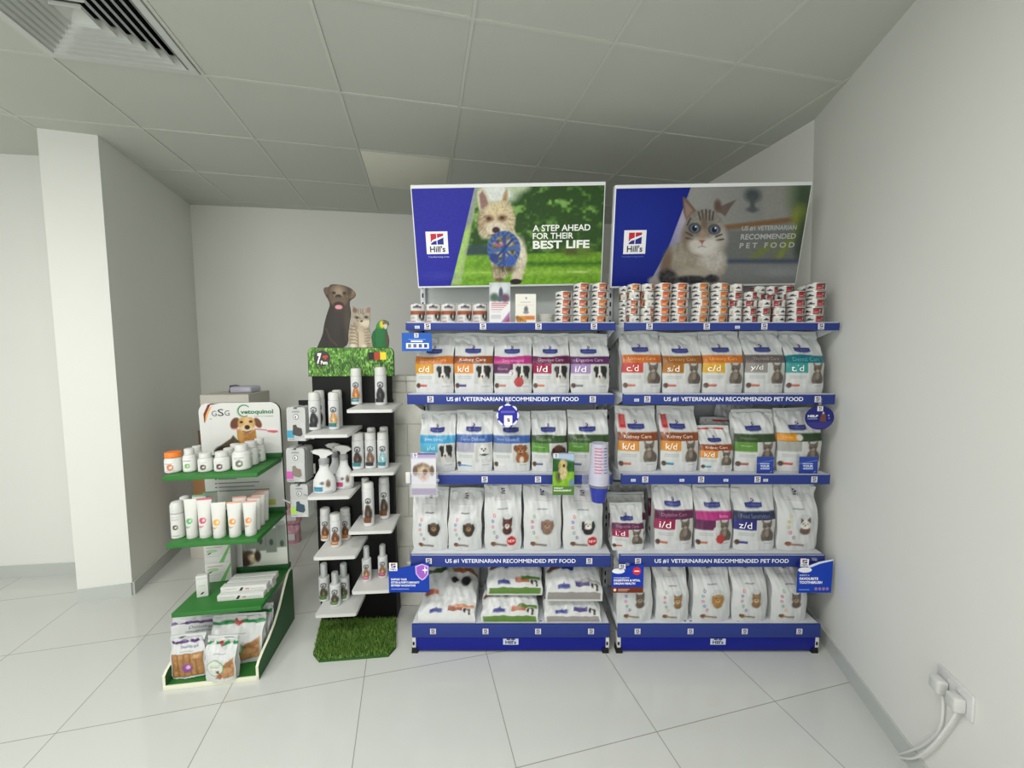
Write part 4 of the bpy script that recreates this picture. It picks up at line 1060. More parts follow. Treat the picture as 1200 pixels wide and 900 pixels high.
for k, (l, r_, wh) in enumerate(((481, 498, 'at the outer shelf end'), (499.5, 516.5, 'second from the outer shelf end'), (517, 534, 'third from the outer shelf end'), (536, 553, 'second from the booklet'), (554, 571, 'next to the booklet'))):
    x = xw((l + r_) / 2, 366, 2.10); put_can('tall', 'tall', x, 2.105, ZT, -math.atan2(x, 2.1) + math.radians(-6 + 3 * k), 'tall brown-banded food can, ' + wh, 'tall cans on the top shelf')
STACKS = [  # centre px, size, kinds from the bottom up, distance, where
    (661, 'big', ['pink', 'pink', 'pink', 'pink'], 2.09, 'the four-can stack right of the white box', -8),
    (682, 'big', ['amber', 'amber', 'pink', 'pink', 'pink'], 2.09, 'the middle stack under the dog banner', -10),
    (704, 'big', ['amber', 'pink', 'amber', 'pink', 'pink'], 2.09, 'the dog-side stack nearest the cat banner', -14),
    (733.5, 'small', ['pink'] * 5, 2.15, 'the stack behind the first small-can stack', 20),
    (743, 'small', ['pink', 'pink', 'pink', 'pink', 'amber'], 2.075, 'the first small-can stack', 40),
    (759, 'small', ['pink', 'pink', 'orange', 'pink', 'pink'], 2.075, 'the second small-can stack', 62),
    (777.5, 'big', ['orange'] * 5, 2.09, 'the first wide orange stack', -6),
    (798, 'big', ['orange'] * 5, 2.09, 'the second wide orange stack', -4),
    (822, 'big', ['amber'] * 5, 2.09, 'the first wide amber stack', 16),
    (844, 'big', ['amber'] * 5, 2.09, 'the second wide amber stack', 22),
    (863.5, 'small', ['red'] * 5, 2.075, 'the first small red stack', 4),
    (880.5, 'small', ['red'] * 4, 2.075, 'the second small red stack', 30),
    (897, 'small', ['red'] * 3, 2.075, 'the third small red stack', 4),
    (914, 'small', ['red'] * 3, 2.075, 'the fourth small red stack', 24),
    (935, 'big', ['red'] * 4, 2.085, 'the four-can wide red stack', 18),
    (957.5, 'big', ['red'] * 5, 2.085, 'the five-can wide red stack by the wall', 14),
    (889, 'small', ['red'] * 5, 2.150, 'the red stack behind, between second and third', 50),
    (905, 'small', ['red'] * 5, 2.150, 'the red stack behind, between third and fourth', -40),
    (922, 'big', ['red'] * 5, 2.175, 'the red stack behind the fourth small one', 2),
    (946, 'big', ['red'] * 5, 2.178, 'the red stack behind both wide red ones', 60),
]
for ci, (px, size, kinds, Y, wh, rz) in enumerate(STACKS):
    r, h = dict(big=(.0415, .0395), small=(.0320, .0385))[size]
    x = xw(px, 360, Y - r * .5); n = len(kinds); rs = random.Random(ci)
    for k, kd in enumerate(kinds):
        put_can(kd, size, x + rs.uniform(-.0025, .0025) * (k > 0), Y + rs.uniform(-.002, .002), ZT + k * h, -math.atan2(x, Y) + math.radians(rz * .6 - 4 + rs.uniform(-9, 9) + (rs.choice([0, 60, -40, 0]) if size == 'small' else 0)),
                '%s can in %s' % (ordn(k, n), wh), 'small cans stacked on the top shelves')

# ------------------------------------------------------------------ other things on the top shelf
def P_px(y): return lambda px, py: at(px, py, y)


def board(name, label, cat, x0, x1, z0, z1, y, th, painter, coords, bg, nx, nz, art=None, group=None, tilt=0, matb='whitem', rotz=0):
    t = thing(name, label, cat, ((x0 + x1) / 2, y, z0), rotz, group); t.rotation_euler = (tilt, 0, rotz)
    w, h = x1 - x0, z1 - z0
    BX('board', (-w / 2, w / 2, 0, th, 0, h), M[matb], t)
    picture('printed_face', -w / 2, w / 2, 0, h, -.0006, nx, nz, painter, coords, bg, M['paper'], t)
    if art:
        a = Art(); art(a, w, h); a.build('lettering', front(-.0006, .0004, -w / 2, 0), M['paper'], t)
    return t


unit01 = lambda u, v: (u, 1 - v)


def booklet(c):
    c.rect(0, 0, 1, .46, (176, 180, 186), .01); c.ell(.3, .2, .26, .2, (214, 220, 222), soft=.8); c.ell(.72, .12, .22, .14, (206, 214, 220), soft=.8)
    c.ell(.55, .26, .1, .14, (70, 74, 92), soft=.5); c.ell(.24, .36, .2, .1, (70, 96, 80), soft=.8); c.ell(.76, .38, .2, .1, (96, 70, 92), soft=.7); c.ell(.5, .4, .14, .07, (84, 92, 106), soft=.6)
    for k in range(4): c.line([(.08, .51 + k * .05), (.92 - .1 * k, .51 + k * .05)], .022, (176, 80, 92), .8)
    for k in range(5): c.line([(.08, .72 + k * .04), (.55, .72 + k * .04)], .012, (150, 150, 160), .7)
    c.poly([(.55, .98), (.98, .70), (.98, .98)], (160, 120, 170), .05); c.poly([(.7, .98), (.98, .84), (.98, .98)], (176, 70, 90), .05)


a_, b_ = at(573.5, 377, 2.08), at(598, 377, 2.08)
board('booklet', 'upright booklet with a grey photo and red lettering on the top shelf', 'booklet', a_.x, b_.x, ZT, ZT + .205, 2.08, .008, booklet, unit01, (238, 236, 238), 30, 56, tilt=-.05)
a_, b_ = at(604, 377, 2.09), at(628, 377, 2.09)
def boxart(c):
    c.ell(.52, .52, .1, .11, (110, 110, 116), soft=.5); c.ell(.52, .62, .14, .05, (140, 140, 146), soft=.5); c.rect(.1, .36, .9, .375, (200, 200, 200), .01); c.rect(.25, .27, .75, .282, (190, 190, 196), .01)
    c.rect(.02, .74, .94, .86, (226, 150, 70), .02); c.rect(.5, .75, .94, .86, (222, 124, 60), .08); c.ell(.2, .88, .16, .09, (176, 124, 50), soft=.4, tex=.4, ts=.05); c.ell(.4, .92, .14, .06, (196, 146, 60), soft=.4, tex=.4, ts=.05); c.ell(.1, .8, .1, .07, (160, 112, 50), soft=.4)
board('food_carton', 'white carton with orange band and kibble at its foot', 'carton', a_.x, b_.x, ZT, ZT + .148, 2.09, .055, boxart, unit01, (242, 240, 230), 26, 40, art=lambda a, w, h: a.mark(w * .46, h * .82, w * .58, h * .9, 1, plate=False, word=False))
x = xw(640, 370, 2.12)
for k in range(4):
    t = thing('food_tray', ['lowest', 'second-lowest', 'second-highest', 'highest'][k] + ' of the stacked white trays behind the white carton', 'tray', (x + .002 * (k % 2), 2.135, ZT + k * .0122), 0, 'stacked white trays')
    LA('bowl', [(0, 0), (.034, 0), (.040, .0095), (.0385, .0105), (.033, .003), (0, .003)], M['white'], t, 32)
    LA('rim', [(.0385, .0098), (.0435, .0102), (.0435, .0118), (.0385, .0118), (.0385, .0098)], M['cream'], t, 32)


# ------------------------------------------------------------------ signs and leaflets hanging from the rails
def hang_sign(label, px0, px1, py0, py1, y, painter, art, bg, nx=40, nz=30, shape=None, name='hanging_sign', group='signs hanging from the shelf rails', matp='gloss', rz=0.0, clip=True, rail_z=None):
    a = at(px0, (py0 + py1) / 2, y); b = at(px1, (py0 + py1) / 2, y); zt_ = at((px0 + px1) / 2, py0, y).z; zb_ = at((px0 + px1) / 2, py1, y).z
    w, h = b.x - a.x, zt_ - zb_
    t = thing(name, label, 'sign', ((a.x + b.x) / 2, y, zb_), rz, group)
    if shape is None: BX('card', (-w / 2, w / 2, 0, .0015, 0, h), M['whitem'], t)
    else:
        bm = bmesh.new(); prism(bm, [(p * w - w / 2, q * h) for p, q in shape], 0, .0015, axis='y'); bobj('card', bm, M['kick'], t, smooth=False)
    if shape is None and painter: picture('printed_face', -w / 2, w / 2, 0, h, -.0006, nx, nz, painter, unit01, bg, M[matp], t)
    if art:
        A = Art(); art(A, w, h); A.build('lettering', front(-.0006, .0004, -w / 2, 0), M[matp], t)
    if clip:
        zc = (rail_z or (zb_ + h)) - zb_
        bm = bmesh.new(); box(bm, -.010, .010, .0015, max(.004, YF - y - .0004), h - .02 if zc < h else h - .012, max(zc, h - .004), bev=.0006); bobj('clip', bm, M['clear'], t)
    return t


def sh_art(a, w, h):
    B = (24, 62, 168)
    a.poly([(0, 0), (w, 0), (w, h), (w * .86, h * .98), (w * .62, h * .9), (w * .3, h * .82), (0, h * .74)], B, 1); a.rect(0, 0, w, h * .05, (20, 50, 150), 2)
    a.mark(w * .02, h * .72, w * .22, h * .99, 3)
    a.poly([(w * .66, h * .88), (w * .83, h * .96), (w * .99, h * .88), (w * .98, h * .6), (w * .9, h * .46), (w * .83, h * .40), (w * .75, h * .47), (w * .67, h * .62)], (206, 176, 232), 3)
    a.poly([(w * .69, h * .85), (w * .83, h * .92), (w * .96, h * .85), (w * .95, h * .61), (w * .88, h * .5), (w * .83, h * .45), (w * .77, h * .51), (w * .70, h * .63)], (158, 96, 196), 4)
    a.poly([(w * .9, h * .9), (w * .915, h * .78), (w * .99, h * .75), (w * .915, h * .72), (w * .9, h * .6), (w * .885, h * .72), (w * .82, h * .75), (w * .885, h * .78)], (250, 246, 252), 5)
    for s, x1, y0, y1 in (('SUPPORT YOUR', .45, .40, .47), ("KITTEN & PUPPY'S IMMUNITY", .76, .30, .37), ('BETWEEN VACCINATIONS', .66, .20, .27)): a.text(s, w * .06, h * y0, w * x1, h * y1, (240, 242, 250), 3, bold=.03)
    a.rect(w * .06, h * .1, w * .5, h * .13, (120, 146, 216), 3)


hang_sign('blue sign with a purple shield hanging at the outer shelf end', 455.5, 503, 659, 694, 2.005, None, sh_art, (24, 62, 168), shape=[(0, 0), (1, 0), (1, 1), (.62, .9), (0, .74)])


def dg_art(a, w, h):
    B = (26, 58, 170)
    a.poly([(0, h * .2), (w, h * .2), (w, h), (w * .6, h * .94), (w * .3, h * .8), (0, h * .78)], B, 1); a.rect(0, 0, w, h * .2, (112, 50, 34), 1)
    a.mark(w * .22, h * .82, w * .42, h * 1.0, 3); a.ell(w * .2, h * .76, w * .2, h * .09, (236, 238, 244), 3); a.ell(w * .78, h * .76, w * .13, h * .14, (214, 50, 60), 3); a.rect(w * .7, h * .74, w * .86, h * .78, (250, 240, 240), 4)
    a.text('CONVENIENTLY', w * .06, h * .50, w * .56, h * .545, (226, 230, 246), 3, bold=.02); a.text('DIGESTION & VITAL', w * .06, h * .40, w * .9, h * .475, (244, 246, 252), 3, bold=.04); a.text('ORGAN HEALTH', w * .06, h * .29, w * .74, h * .365, (244, 246, 252), 3, bold=.04)
    a.ell(w * .1, h * .10, w * .045, h * .05, (236, 220, 210), 3); a.rect(w * .2, h * .11, w * .56, h * .135, (206, 170, 150), 3); a.rect(w * .2, h * .06, w * .5, h * .085, (206, 170, 150), 3)


hang_sign('blue sign with a brown foot and red badge hanging by the gap between units', 717, 754, 661, 694.5, 2.005, None, dg_art, (24, 62, 168), shape=[(0, 0), (1, 0), (1, 1), (.6, .96), (0, .8)])


def tb_art(a, w, h):
    a.poly([(0, 0), (w, 0), (w, h * .95), (w * .62, h * .86), (w * .3, h * .72), (0, h * .66)], (24, 64, 176), 1); a.poly([(w * .3, h * .72), (w * .62, h * .86), (w, h * .95), (w, h), (w * .6, h * .92), (w * .3, h * .8)], (220, 226, 240), 1)
    a.mark(w * .06, h * .78, w * .3, h * 1.0, 3); a.ell(w * .2, h * .68, w * .2, h * .08, (236, 238, 244), 3)
    a.text('PERFECT A', w * .06, h * .50, w * .34, h * .545, (206, 214, 240), 3, bold=.02); a.text('FAVOURITE', w * .06, h * .38, w * .6, h * .46, (244, 246, 252), 3, bold=.04); a.text('TOOTHBRUSH', w * .06, h * .27, w * .72, h * .35, (244, 246, 252), 3, bold=.04)
    for k in range(4): a.ell(w * (.55 + .11 * k), h * .12, w * .045, h * .05, (150, 120, 170), 3, 14)
    a.rect(w * .06, h * .08, w * .36, h * .11, (110, 146, 220), 3)


hang_sign('blue sign with a white swoosh hanging beside the right wall', 934.5, 975, 655, 694.5, 2.005, None, tb_art, (24, 62, 168), shape=[(0, 0), (1, 0), (1, 1), (.6, .92), (.3, .86), (0, .9)])


def qr_art(a, w, h):
    a.rect(0, 0, w, h, (34, 88, 176), 1); a.mark(w * .42, h * .74, w * .56, h * .98, 2); a.rect(w * .22, h * .62, w * .8, h * .66, (120, 156, 216), 2); a.rect(w * .3, h * .50, w * .7, h * .58, (226, 232, 244), 2)
    a.rect(w * .14, h * .14, w * .9, h * .44, (232, 236, 244), 2)
    for k in range(4): a.rect(w * (.2 + .18 * k), h * .19, w * (.31 + .18 * k), h * .39, ((120, 120, 130), (96, 100, 130), (80, 90, 130), (60, 64, 140))[k], 3)


hang_sign('blue sign with a row of four small squares under the top shelf', 471, 506, 390, 411.5, 2.005, None, qr_art, (34, 88, 176), shape=[(0, 0), (1, 0), (1, 1), (0, 1)])


# round and badge-shaped signs
def disc_sign(label, px0, px1, py0, py1, y, art, shape, col, ztop):
    a = at(px0, (py0 + py1) / 2, y); b = at(px1, (py0 + py1) / 2, y); zt_ = at(px0, py0, y).z; zb_ = at(px0, py1, y).z
    w, h = b.x - a.x, zt_ - zb_; t = thing('hanging_sign', label, 'sign', ((a.x + b.x) / 2, y, (zt_ + zb_) / 2), 0, 'signs hanging from the shelf rails')
    bm = bmesh.new(); prism(bm, [(p * w / 2, q * h / 2) for p, q in shape], 0, .0015, axis='y'); bobj('card', bm, M[col], t, smooth=False)
    A = Art(); art(A, w, h); A.build('printed_face', front(-.0003, .0004), M['gloss'], t)
    bm = bmesh.new(); box(bm, -.007, .007, .0016, .0024, h * .3, ztop - (zt_ + zb_) / 2); box(bm, -.007, .007, .0016, YF - y - .0005, ztop - .012 - (zt_ + zb_) / 2, ztop - (zt_ + zb_) / 2); bobj('clip', bm, M['clear'], t)


circ = [(math.cos(2 * math.pi * k / 48), math.sin(2 * math.pi * k / 48)) for k in range(48)]
def rd_art(a, w, h):
    a.ell(0, 0, w * .49, h * .49, (38, 42, 112), 1, 48); a.poly([(-w * .44, -h * .2), (w * .46, -h * .14), (w * .36, -h * .33), (w * .1, -h * .46), (-w * .16, -h * .45), (-w * .34, -h * .34)], (58, 56, 130), 2)
    a.mark(-w * .1, h * .28, w * .09, h * .48, 3); a.text('HELP', -w * .42, h * .02, -w * .06, h * .12, (230, 232, 240), 3, bold=.04); a.rect(-w * .42, -h * .06, -w * .08, -h * .03, (150, 156, 196), 3)
    a.poly([(w * .0, -h * .15), (w * .22, -h * .15), (w * .2, h * .1), (w * .1, h * .26), (w * .03, h * .08)], (112, 72, 60), 3); a.ell(w * .11, h * .2, w * .035, h * .05, (186, 180, 180), 4)
    a.ell(w * .3, h * .1, w * .03, h * .04, (150, 156, 200), 3); a.ell(w * .32, -h * .02, w * .03, h * .04, (120, 126, 180), 3)
disc_sign('round navy sign hanging over the bag with orange and green band', 943.5, 977.5, 475.5, 503.5, 2.004, rd_art, circ, 'kick', 1.345)
bl = [((.84 + .16 * abs(math.cos(4 * (2 * math.pi * k / 96)))) * math.cos(2 * math.pi * k / 96), (.84 + .16 * abs(math.cos(4 * (2 * math.pi * k / 96)))) * math.sin(2 * math.pi * k / 96)) for k in range(96)]
def bg_art(a, w, h):
    a.poly([(p * w * .5, q * h * .5) for p, q in bl], (226, 228, 246), 1); a.ell(0, 0, w * .42, h * .42, (48, 48, 150), 2, 40)
    for k in range(8):
        an = math.radians(22.5 + 45 * k); a.ell(.44 * w * math.cos(an), .44 * h * math.sin(an), w * .05, h * .05, (60, 60, 170), 2, 14)
    for k in range(8): a.ell(.45 * w * math.cos(math.radians(45 * k)), .45 * h * math.sin(math.radians(45 * k)), w * .04, h * .04, (226, 228, 246), 3, 12)
    a.rect(-w * .3, h * .1, w * .3, h * .2, (92, 92, 190), 3); a.rect(-w * .16, -h * .42, w * .2, h * .0, (236, 238, 246), 3); a.mark(-w * .06, -h * .3, w * .12, -h * .1, 4, plate=False, word=False)
disc_sign('purple scalloped badge hanging over the bag with the reddish-brown dog', 581.5, 608.5, 473, 500.5, 2.004, bg_art, bl, 'kick', 1.345)


def green_leaf(c):
    c.rect(0, 0, 1, .46, (44, 92, 46), .01, tex=.3, ts=.1); c.poly([(.0, 0), (1, 0), (1, .2), (.6, .16), (0, .12)], (180, 196, 226), .06); c.rect(0, .44, 1, .8, (128, 178, 48), .04, tex=.15, ts=.1)
    c.ell(.3, .56, .16, .14, (96, 110, 60), soft=.6); c.ell(.48, .46, .2, .18, (206, 190, 140), soft=.4, tex=.2, ts=.05); c.ell(.46, .28, .17, .13, (206, 184, 128), soft=.3); c.ell(.52, .3, .06, .04, (60, 50, 44), soft=.5); c.ell(.32, .3, .06, .08, (170, 150, 100), soft=.5); c.ell(.62, .26, .05, .07, (186, 164, 112), soft=.5); c.ell(.3, .54, .05, .08, (70, 76, 56), soft=.5)
    c.ell(.88, .72, .12, .1, (110, 140, 170), soft=.6); c.rect(0, .79, 1, 1, (88, 128, 60), .02)
hang_sign('green leaflet with a pale dog on grass hanging over the second shelf', 647.5, 673, 531, 580, 1.985, green_leaf, lambda a, w, h: (a.mark(w * .06, h * .88, w * .26, h * .99, 1), a.text('WEIGHT', w * .06, h * .145, w * .5, h * .185, (226, 236, 214), 1, bold=.03), a.text('MANAGEMENT', w * .06, h * .085, w * .88, h * .13, (226, 236, 214), 1, bold=.03)), (60, 110, 50), 34, 60, name='leaflet', clip=True, rail_z=.93)


def grey_leaf(c):
    c.rect(0, 0, 1, .12, (176, 164, 200), .05); c.rect(.2, 0, 1, .03, (60, 50, 120), .02); c.ell(.45, .4, .34, .17, (150, 132, 112), soft=.3, tex=.3, ts=.06); c.ell(.5, .5, .24, .17, (206, 186, 160), soft=.5, tex=.2, ts=.05); c.ell(.16, .42, .1, .12, (112, 92, 78), soft=.5); c.ell(.84, .42, .09, .12, (112, 92, 78), soft=.5); c.ell(.56, .44, .1, .06, (120, 84, 66), soft=.6); c.ell(.5, .56, .09, .05, (196, 120, 120), soft=.5)
    c.ell(.55, .49, .06, .035, (50, 40, 40), soft=.4); c.rect(0, .84, 1, 1.0, (140, 120, 160), .03); c.rect(0, .74, 1, .8, (206, 200, 180), .04, al=.6)
t = hang_sign('pale leaflet with a shaggy tan dog in a clear holder', 482, 511, 531, 580, 1.975, grey_leaf, lambda a, w, h: a.mark(w * .08, h * .89, w * .26, h * 1.0, 1), (222, 222, 230), 34, 60, name='leaflet', clip=False)
a0, a1 = at(480, 560, 1.97), at(513, 560, 1.97); ztop = at(497, 553, 1.97).z; zbot = at(497, 582, 1.97).z
t = thing('leaflet_holder', 'clear leaflet pocket clipped to the second rail, holding the shaggy-dog leaflet', 'holder', ((a0.x + a1.x) / 2, 1.966, zbot))
w2 = (a1.x - a0.x) / 2; hh = ztop - zbot
bm = bmesh.new(); box(bm, -w2, w2, 0, .0015, 0, hh); bobj('front_sheet', bm, M['clear'], t)
bm = bmesh.new(); box(bm, -w2, w2, .0015, .022, -.0015, 0); bobj('pocket_floor', bm, M['clear'], t)
bm = bmesh.new(); box(bm, -w2, -w2 + .0015, .0015, .022, 0, hh); bobj('pocket_side', bm, M['clear'], t)
bm = bmesh.new(); box(bm, w2 - .0015, w2, .0015, .022, 0, hh); bobj('pocket_side', bm, M['clear'], t)
bm = bmesh.new(); box(bm, -.015, .05, .022, .024, .02, hh + .06); box(bm, .02, .05, .024, YF - 1.9665, hh - .02, hh + .01); bobj('back_sheet', bm, M['clear'], t)
bm = bmesh.new(); box(bm, -w2 - .018, -w2 + .004, -.002, .004, hh * .55, hh * 1.0, bev=.002); bobj('price_flag', bm, M['white'], t)

# blue stickers stuck low on two of the bags
for px0, px1, nm in ((886.5, 906.5, 'square blue sticker card leaning on the dark-green-banded cat bag'), (936, 958, 'square blue sticker card leaning on the bag under the round sign')):
    def st_art(a, w, h):
        a.poly([(0, h * .55), (w, h * .78), (w, h * .81), (0, h * .59)], (110, 136, 206), 1)
        a.text('YOUR', w * .2, h * .36, w * .76, h * .5, (216, 224, 244), 1, bold=.04); a.rect(w * .2, h * .55, w * .74, h * .6, (190, 202, 234), 1); a.rect(w * .22, h * .24, w * .76, h * .31, (190, 202, 234), 1); a.poly([(w * .78, h * .06), (w * .92, h * .14), (w * .84, h * .06)], (200, 210, 240), 1)
    a = at(px0, 545, 2.045); b = at(px1, 545, 2.045)
    board('sticker_card', nm, 'card', a.x, b.x, SH['B'][0] - .001, SH['B'][0] + .084, 2.043, .0012, lambda c: None, unit01, (40, 70, 162), 4, 4, art=st_art, group='blue cards on the second shelf', tilt=-.02)

# measuring cups in their ring holder
cx = xw(702, 545, 1.95); zc = at(702, 568, 1.95).z
t = thing('cup_holder', 'clear bracket holding the measuring cups on the second rail', 'holder', (cx, 1.95, zc))
bm = bmesh.new()
prism(bm, [(-.075, .068), (-.045, .068), (-.03, -.02), (.05, -.02), (.066, .068), (.075, .068), (.075, .069), (-.075, .069)], -.001, .001)
bobj('tray', bm, M['clear'], t)
LA('ring', [(.046, -.004), (.053, -.004), (.053, .004), (.046, .004), (.046, -.004)], M['clear'], t, 40)
bm = bmesh.new(); box(bm, -.07, .07, .0665, .069, -.05, .03); bobj('back_plate', bm, M['clear'], t)
for k in range(4):
    t = thing('measuring_cup', ['frosted measuring cup on top of the upturned cup stack', 'second measuring cup down in the upturned stack', 'third measuring cup down in the upturned stack', 'lowest measuring cup in the upturned stack'][k], 'measuring cup', (cx, 1.95, zc + .0065 + (3 - k) * .014), 0, 'upturned measuring cups')
    LA('cup', [(.0, .160), (.037, .160), (.0385, .157), (.0485, .004), (.050, .0), (.0490, .0), (.0479, .004), (.0379, .1566), (0, .1594)] if k else [(.0, .158), (.037, .158), (.0385, .155), (.0485, .004), (.050, .0), (.0490, .0), (.0479, .004), (.0379, .1546), (0, .1574)], M['frost'], t, 40)
    if k == 0:
        A = Art()
        for q in range(9):
            for e_ in range(9 + 2 * (q % 2)): A.rect(-.032 + .004 * e_, .02 + q * .0145, -.028 + .004 * e_, .0242 + q * .0145, (196, 92, 112), 1)
            for e_ in range(5): A.rect(.014 + .004 * e_, .02 + q * .0145, .018 + .004 * e_, .0242 + q * .0145, (96, 104, 168), 1)
        def cup_map(a, b, l):
            r = .0489 - (.0100 * b / .153) + .0008; th = a / r; return (r * math.sin(th), -r * math.cos(th), b)
        A.build('scale_print', cup_map, M['paper'], t)
t = thing('blue_cup', 'translucent blue measuring cup hanging under the ring holder', 'measuring cup', (cx, 1.95, zc - .082))
LA('cup', [(0, .0), (.032, .0), (.034, .003), (.0445, .072), (.043, .072), (.033, .006), (0, .004)], M['bluecup'], t, 36)
LA('rim', [(.0435, .0722), (.0475, .0722), (.0475, .0755), (.0435, .0755), (.0435, .0722)], M['bluecup'], t, 36)
# ------------------------------------------------------------------ bottles, tubes, boxes
def loc2(root, yaw, P):
    d = P - root; c, s = math.cos(yaw), math.sin(yaw)
    return Vector((d.x * c + d.y * s, -d.x * s + d.y * c, d.z))


def print_lathe(name, prof, parent, painter, bg, m, n=40, sub=1):
    """turned body whose surface is a print; picture X = arc length from the front, Y = height"""
    pr = []
    for (r0, z0), (r1, z1) in zip(prof, prof[1:]):
        k = max(1, int(abs(z1 - z0) / .004))
        pr += [(r0 + (r1 - r0) * q / k, z0 + (z1 - z0) * q / k) for q in range(k)]
    pr.append(prof[-1]); R = max(r for r, z in prof)
    ph = np.linspace(-math.pi, math.pi, n, endpoint=False)
    X, Y, V = [], [], []
    for r, z in pr:
        r = max(r, 1e-4)
        for a in ph: V.append((r * math.sin(a), -r * math.cos(a), z)); X.append(a * R); Y.append(z)
    cv = Cv(X, Y, bg); painter(cv)
    Fs = [(j * n + i, j * n + (i + 1) % n, (j + 1) * n + (i + 1) % n, (j + 1) * n + i) for j in range(len(pr) - 1) for i in range(n)]
    Fs += [tuple(range(n))[::-1], tuple((len(pr) - 1) * n + i for i in range(n))]
    return raw(name, V, Fs, m, parent, cv.lin() * .86, smooth=True, sharp=50)


def pet_label(r, h, dog, accent, seed=0):
    def p(c):
        c.ell(0, h * .69, r * .56, r * .56, (40, 44, 50), soft=.2); c.ell(0, h * .69, r * .38, r * .38, (214, 216, 216), soft=.3); c.ell(-.001, h * .675, r * .16, r * .26, (50, 54, 60), soft=.3); c.ell(r * .1, h * .672, r * .1, r * .09, (70, 74, 80), soft=.4)
        c.ell(0, h * .34, r * .78, h * .19, dog, soft=.4, tex=.35, ts=.006, sd=seed); c.ell(-r * .05, h * .51, r * .46, h * .085, dog, soft=.4, tex=.3, ts=.005); c.ell(-r * .3, h * .48, r * .1, h * .05, tuple(int(v * .7) for v in dog), soft=.4)
        c.ell(0, h * .35, r * .14, h * .07, tuple(min(255, int(v * 1.5 + 30)) for v in dog), soft=.8)
        c.rect(-r * 1.1, h * .10, r * .6, h * .24, accent, .001); c.line([(-r * .7, h * .18), (r * .3, h * .18)], .002, (235, 238, 238), .8); c.line([(-r * .6, h * .06), (r * .6, h * .06)], .0015, (170, 174, 176), .8)
    return p


def cosmetic(label, P, r, h, dog, accent, capm='white', capfrac=.22, group=None, rotz=0.0, name='shampoo_bottle', caps='straight', pump=False):
    t = thing(name, label, 'bottle', P, rotz, group); hb = h * (1 - capfrac)
    print_lathe('body', [(r * .9, 0), (r, r * .08), (r, hb - r * .14), (r * .93, hb - r * .03), (r * .8, hb)], t, pet_label(r, hb, dog, accent), (222, 224, 224), M['label'])
    rc = r * (.96 if caps == 'straight' else .62)
    LA('cap', [(rc, hb), (rc, h - rc * .35), (rc * .9, h - rc * .1), (rc * .7, h), (0, h)], M[capm], t, 32)
    if pump: LA('spray_nozzle', [(rc * .45, hb + .001), (rc * .45, h * .93), (rc * .3, h * .95), (0, h * .95)], M['white'], t, 20)
    return t


# ------------------------------------------------------------------ black display stand with the animal header
YAWB = math.radians(4.5); RB = Vector((-.895, 2.285, 0))
STB = thing('display_stand', 'black pet-care display stand with staggered white shelves and a grass header', 'display stand', RB, YAWB)
bw = .217
bm = bmesh.new(); box(bm, -bw, bw, 0, .022, .006, 1.445, bev=.003); bobj('back_board', bm, M['black'], STB)
for s in (-1, 1):
    bm = bmesh.new(); prism(bm, [(.006, .0), (.10, .0), (.10, .02), (.03, .5), (.03, 1.3), (.006, 1.3)][::-1], s * (bw - .006) - .006, s * (bw - .006) + .006, axis='x')
    for v in bm.verts: v.co.y += .014
    bobj('side_brace', bm, M['black'], STB)
# grass header board with rounded upper corners
hw, h0, h1, rc = .232, 1.436, 1.596, .03
out = [(-hw, h0), (hw, h0)] + [(hw - rc + rc * math.cos(a), h1 - rc + rc * math.sin(a)) for a in np.linspace(0, math.pi / 2, 7)] + [(-hw + rc - rc * math.sin(a), h1 - rc + rc * math.cos(a)) for a in np.linspace(0, math.pi / 2, 7)]
bm = bmesh.new(); prism(bm, out, -.004, .016, axis='y'); hd = bobj('header_board', bm, M['soil'], STB)


def cut_picture(name, outline, y, res, painter, bg, m, parent):
    """print cut to an outline: fine grid inside the outline"""
    xs = [p[0] for p in outline]; zs = [p[1] for p in outline]; nx = int((max(xs) - min(xs)) / res) + 1; nz = int((max(zs) - min(zs)) / res) + 1
    u, v = np.meshgrid(np.linspace(min(xs), max(xs), nx + 1), np.linspace(min(zs), max(zs), nz + 1)); u, v = u.ravel(), v.ravel()
    cv = Cv(u, v, bg); keep = cv.pmask(outline, 1e-6) > .5; painter(cv); C = cv.lin()
    idx = -np.ones(len(u), int); idx[keep] = np.arange(keep.sum())
    Fs = []
    for j in range(nz):
        for i in range(nx):
            q = (j * (nx + 1) + i, j * (nx + 1) + i + 1, (j + 1) * (nx + 1) + i + 1, (j + 1) * (nx + 1) + i)
            if all(keep[k] for k in q): Fs.append(tuple(int(idx[k]) for k in q))
    V = np.stack([u, np.full_like(u, y), v], 1)[keep]
    return raw(name, V, Fs, m, parent, C[keep] * .88)


def grass_p(c):
    n = vnoise(c.X / .004, c.Y / .011, 3); c.mix(np.clip((n - .45) / .1, 0, 1), (104, 158, 56)); c.mix(np.clip((n - .68) / .06, 0, 1), (160, 200, 110)); n2 = vnoise(c.X / .006, c.Y / .014, 8); c.mix(np.clip((.36 - n2) / .08, 0, 1), (46, 92, 34)); c.noise(.15, .03, 5)


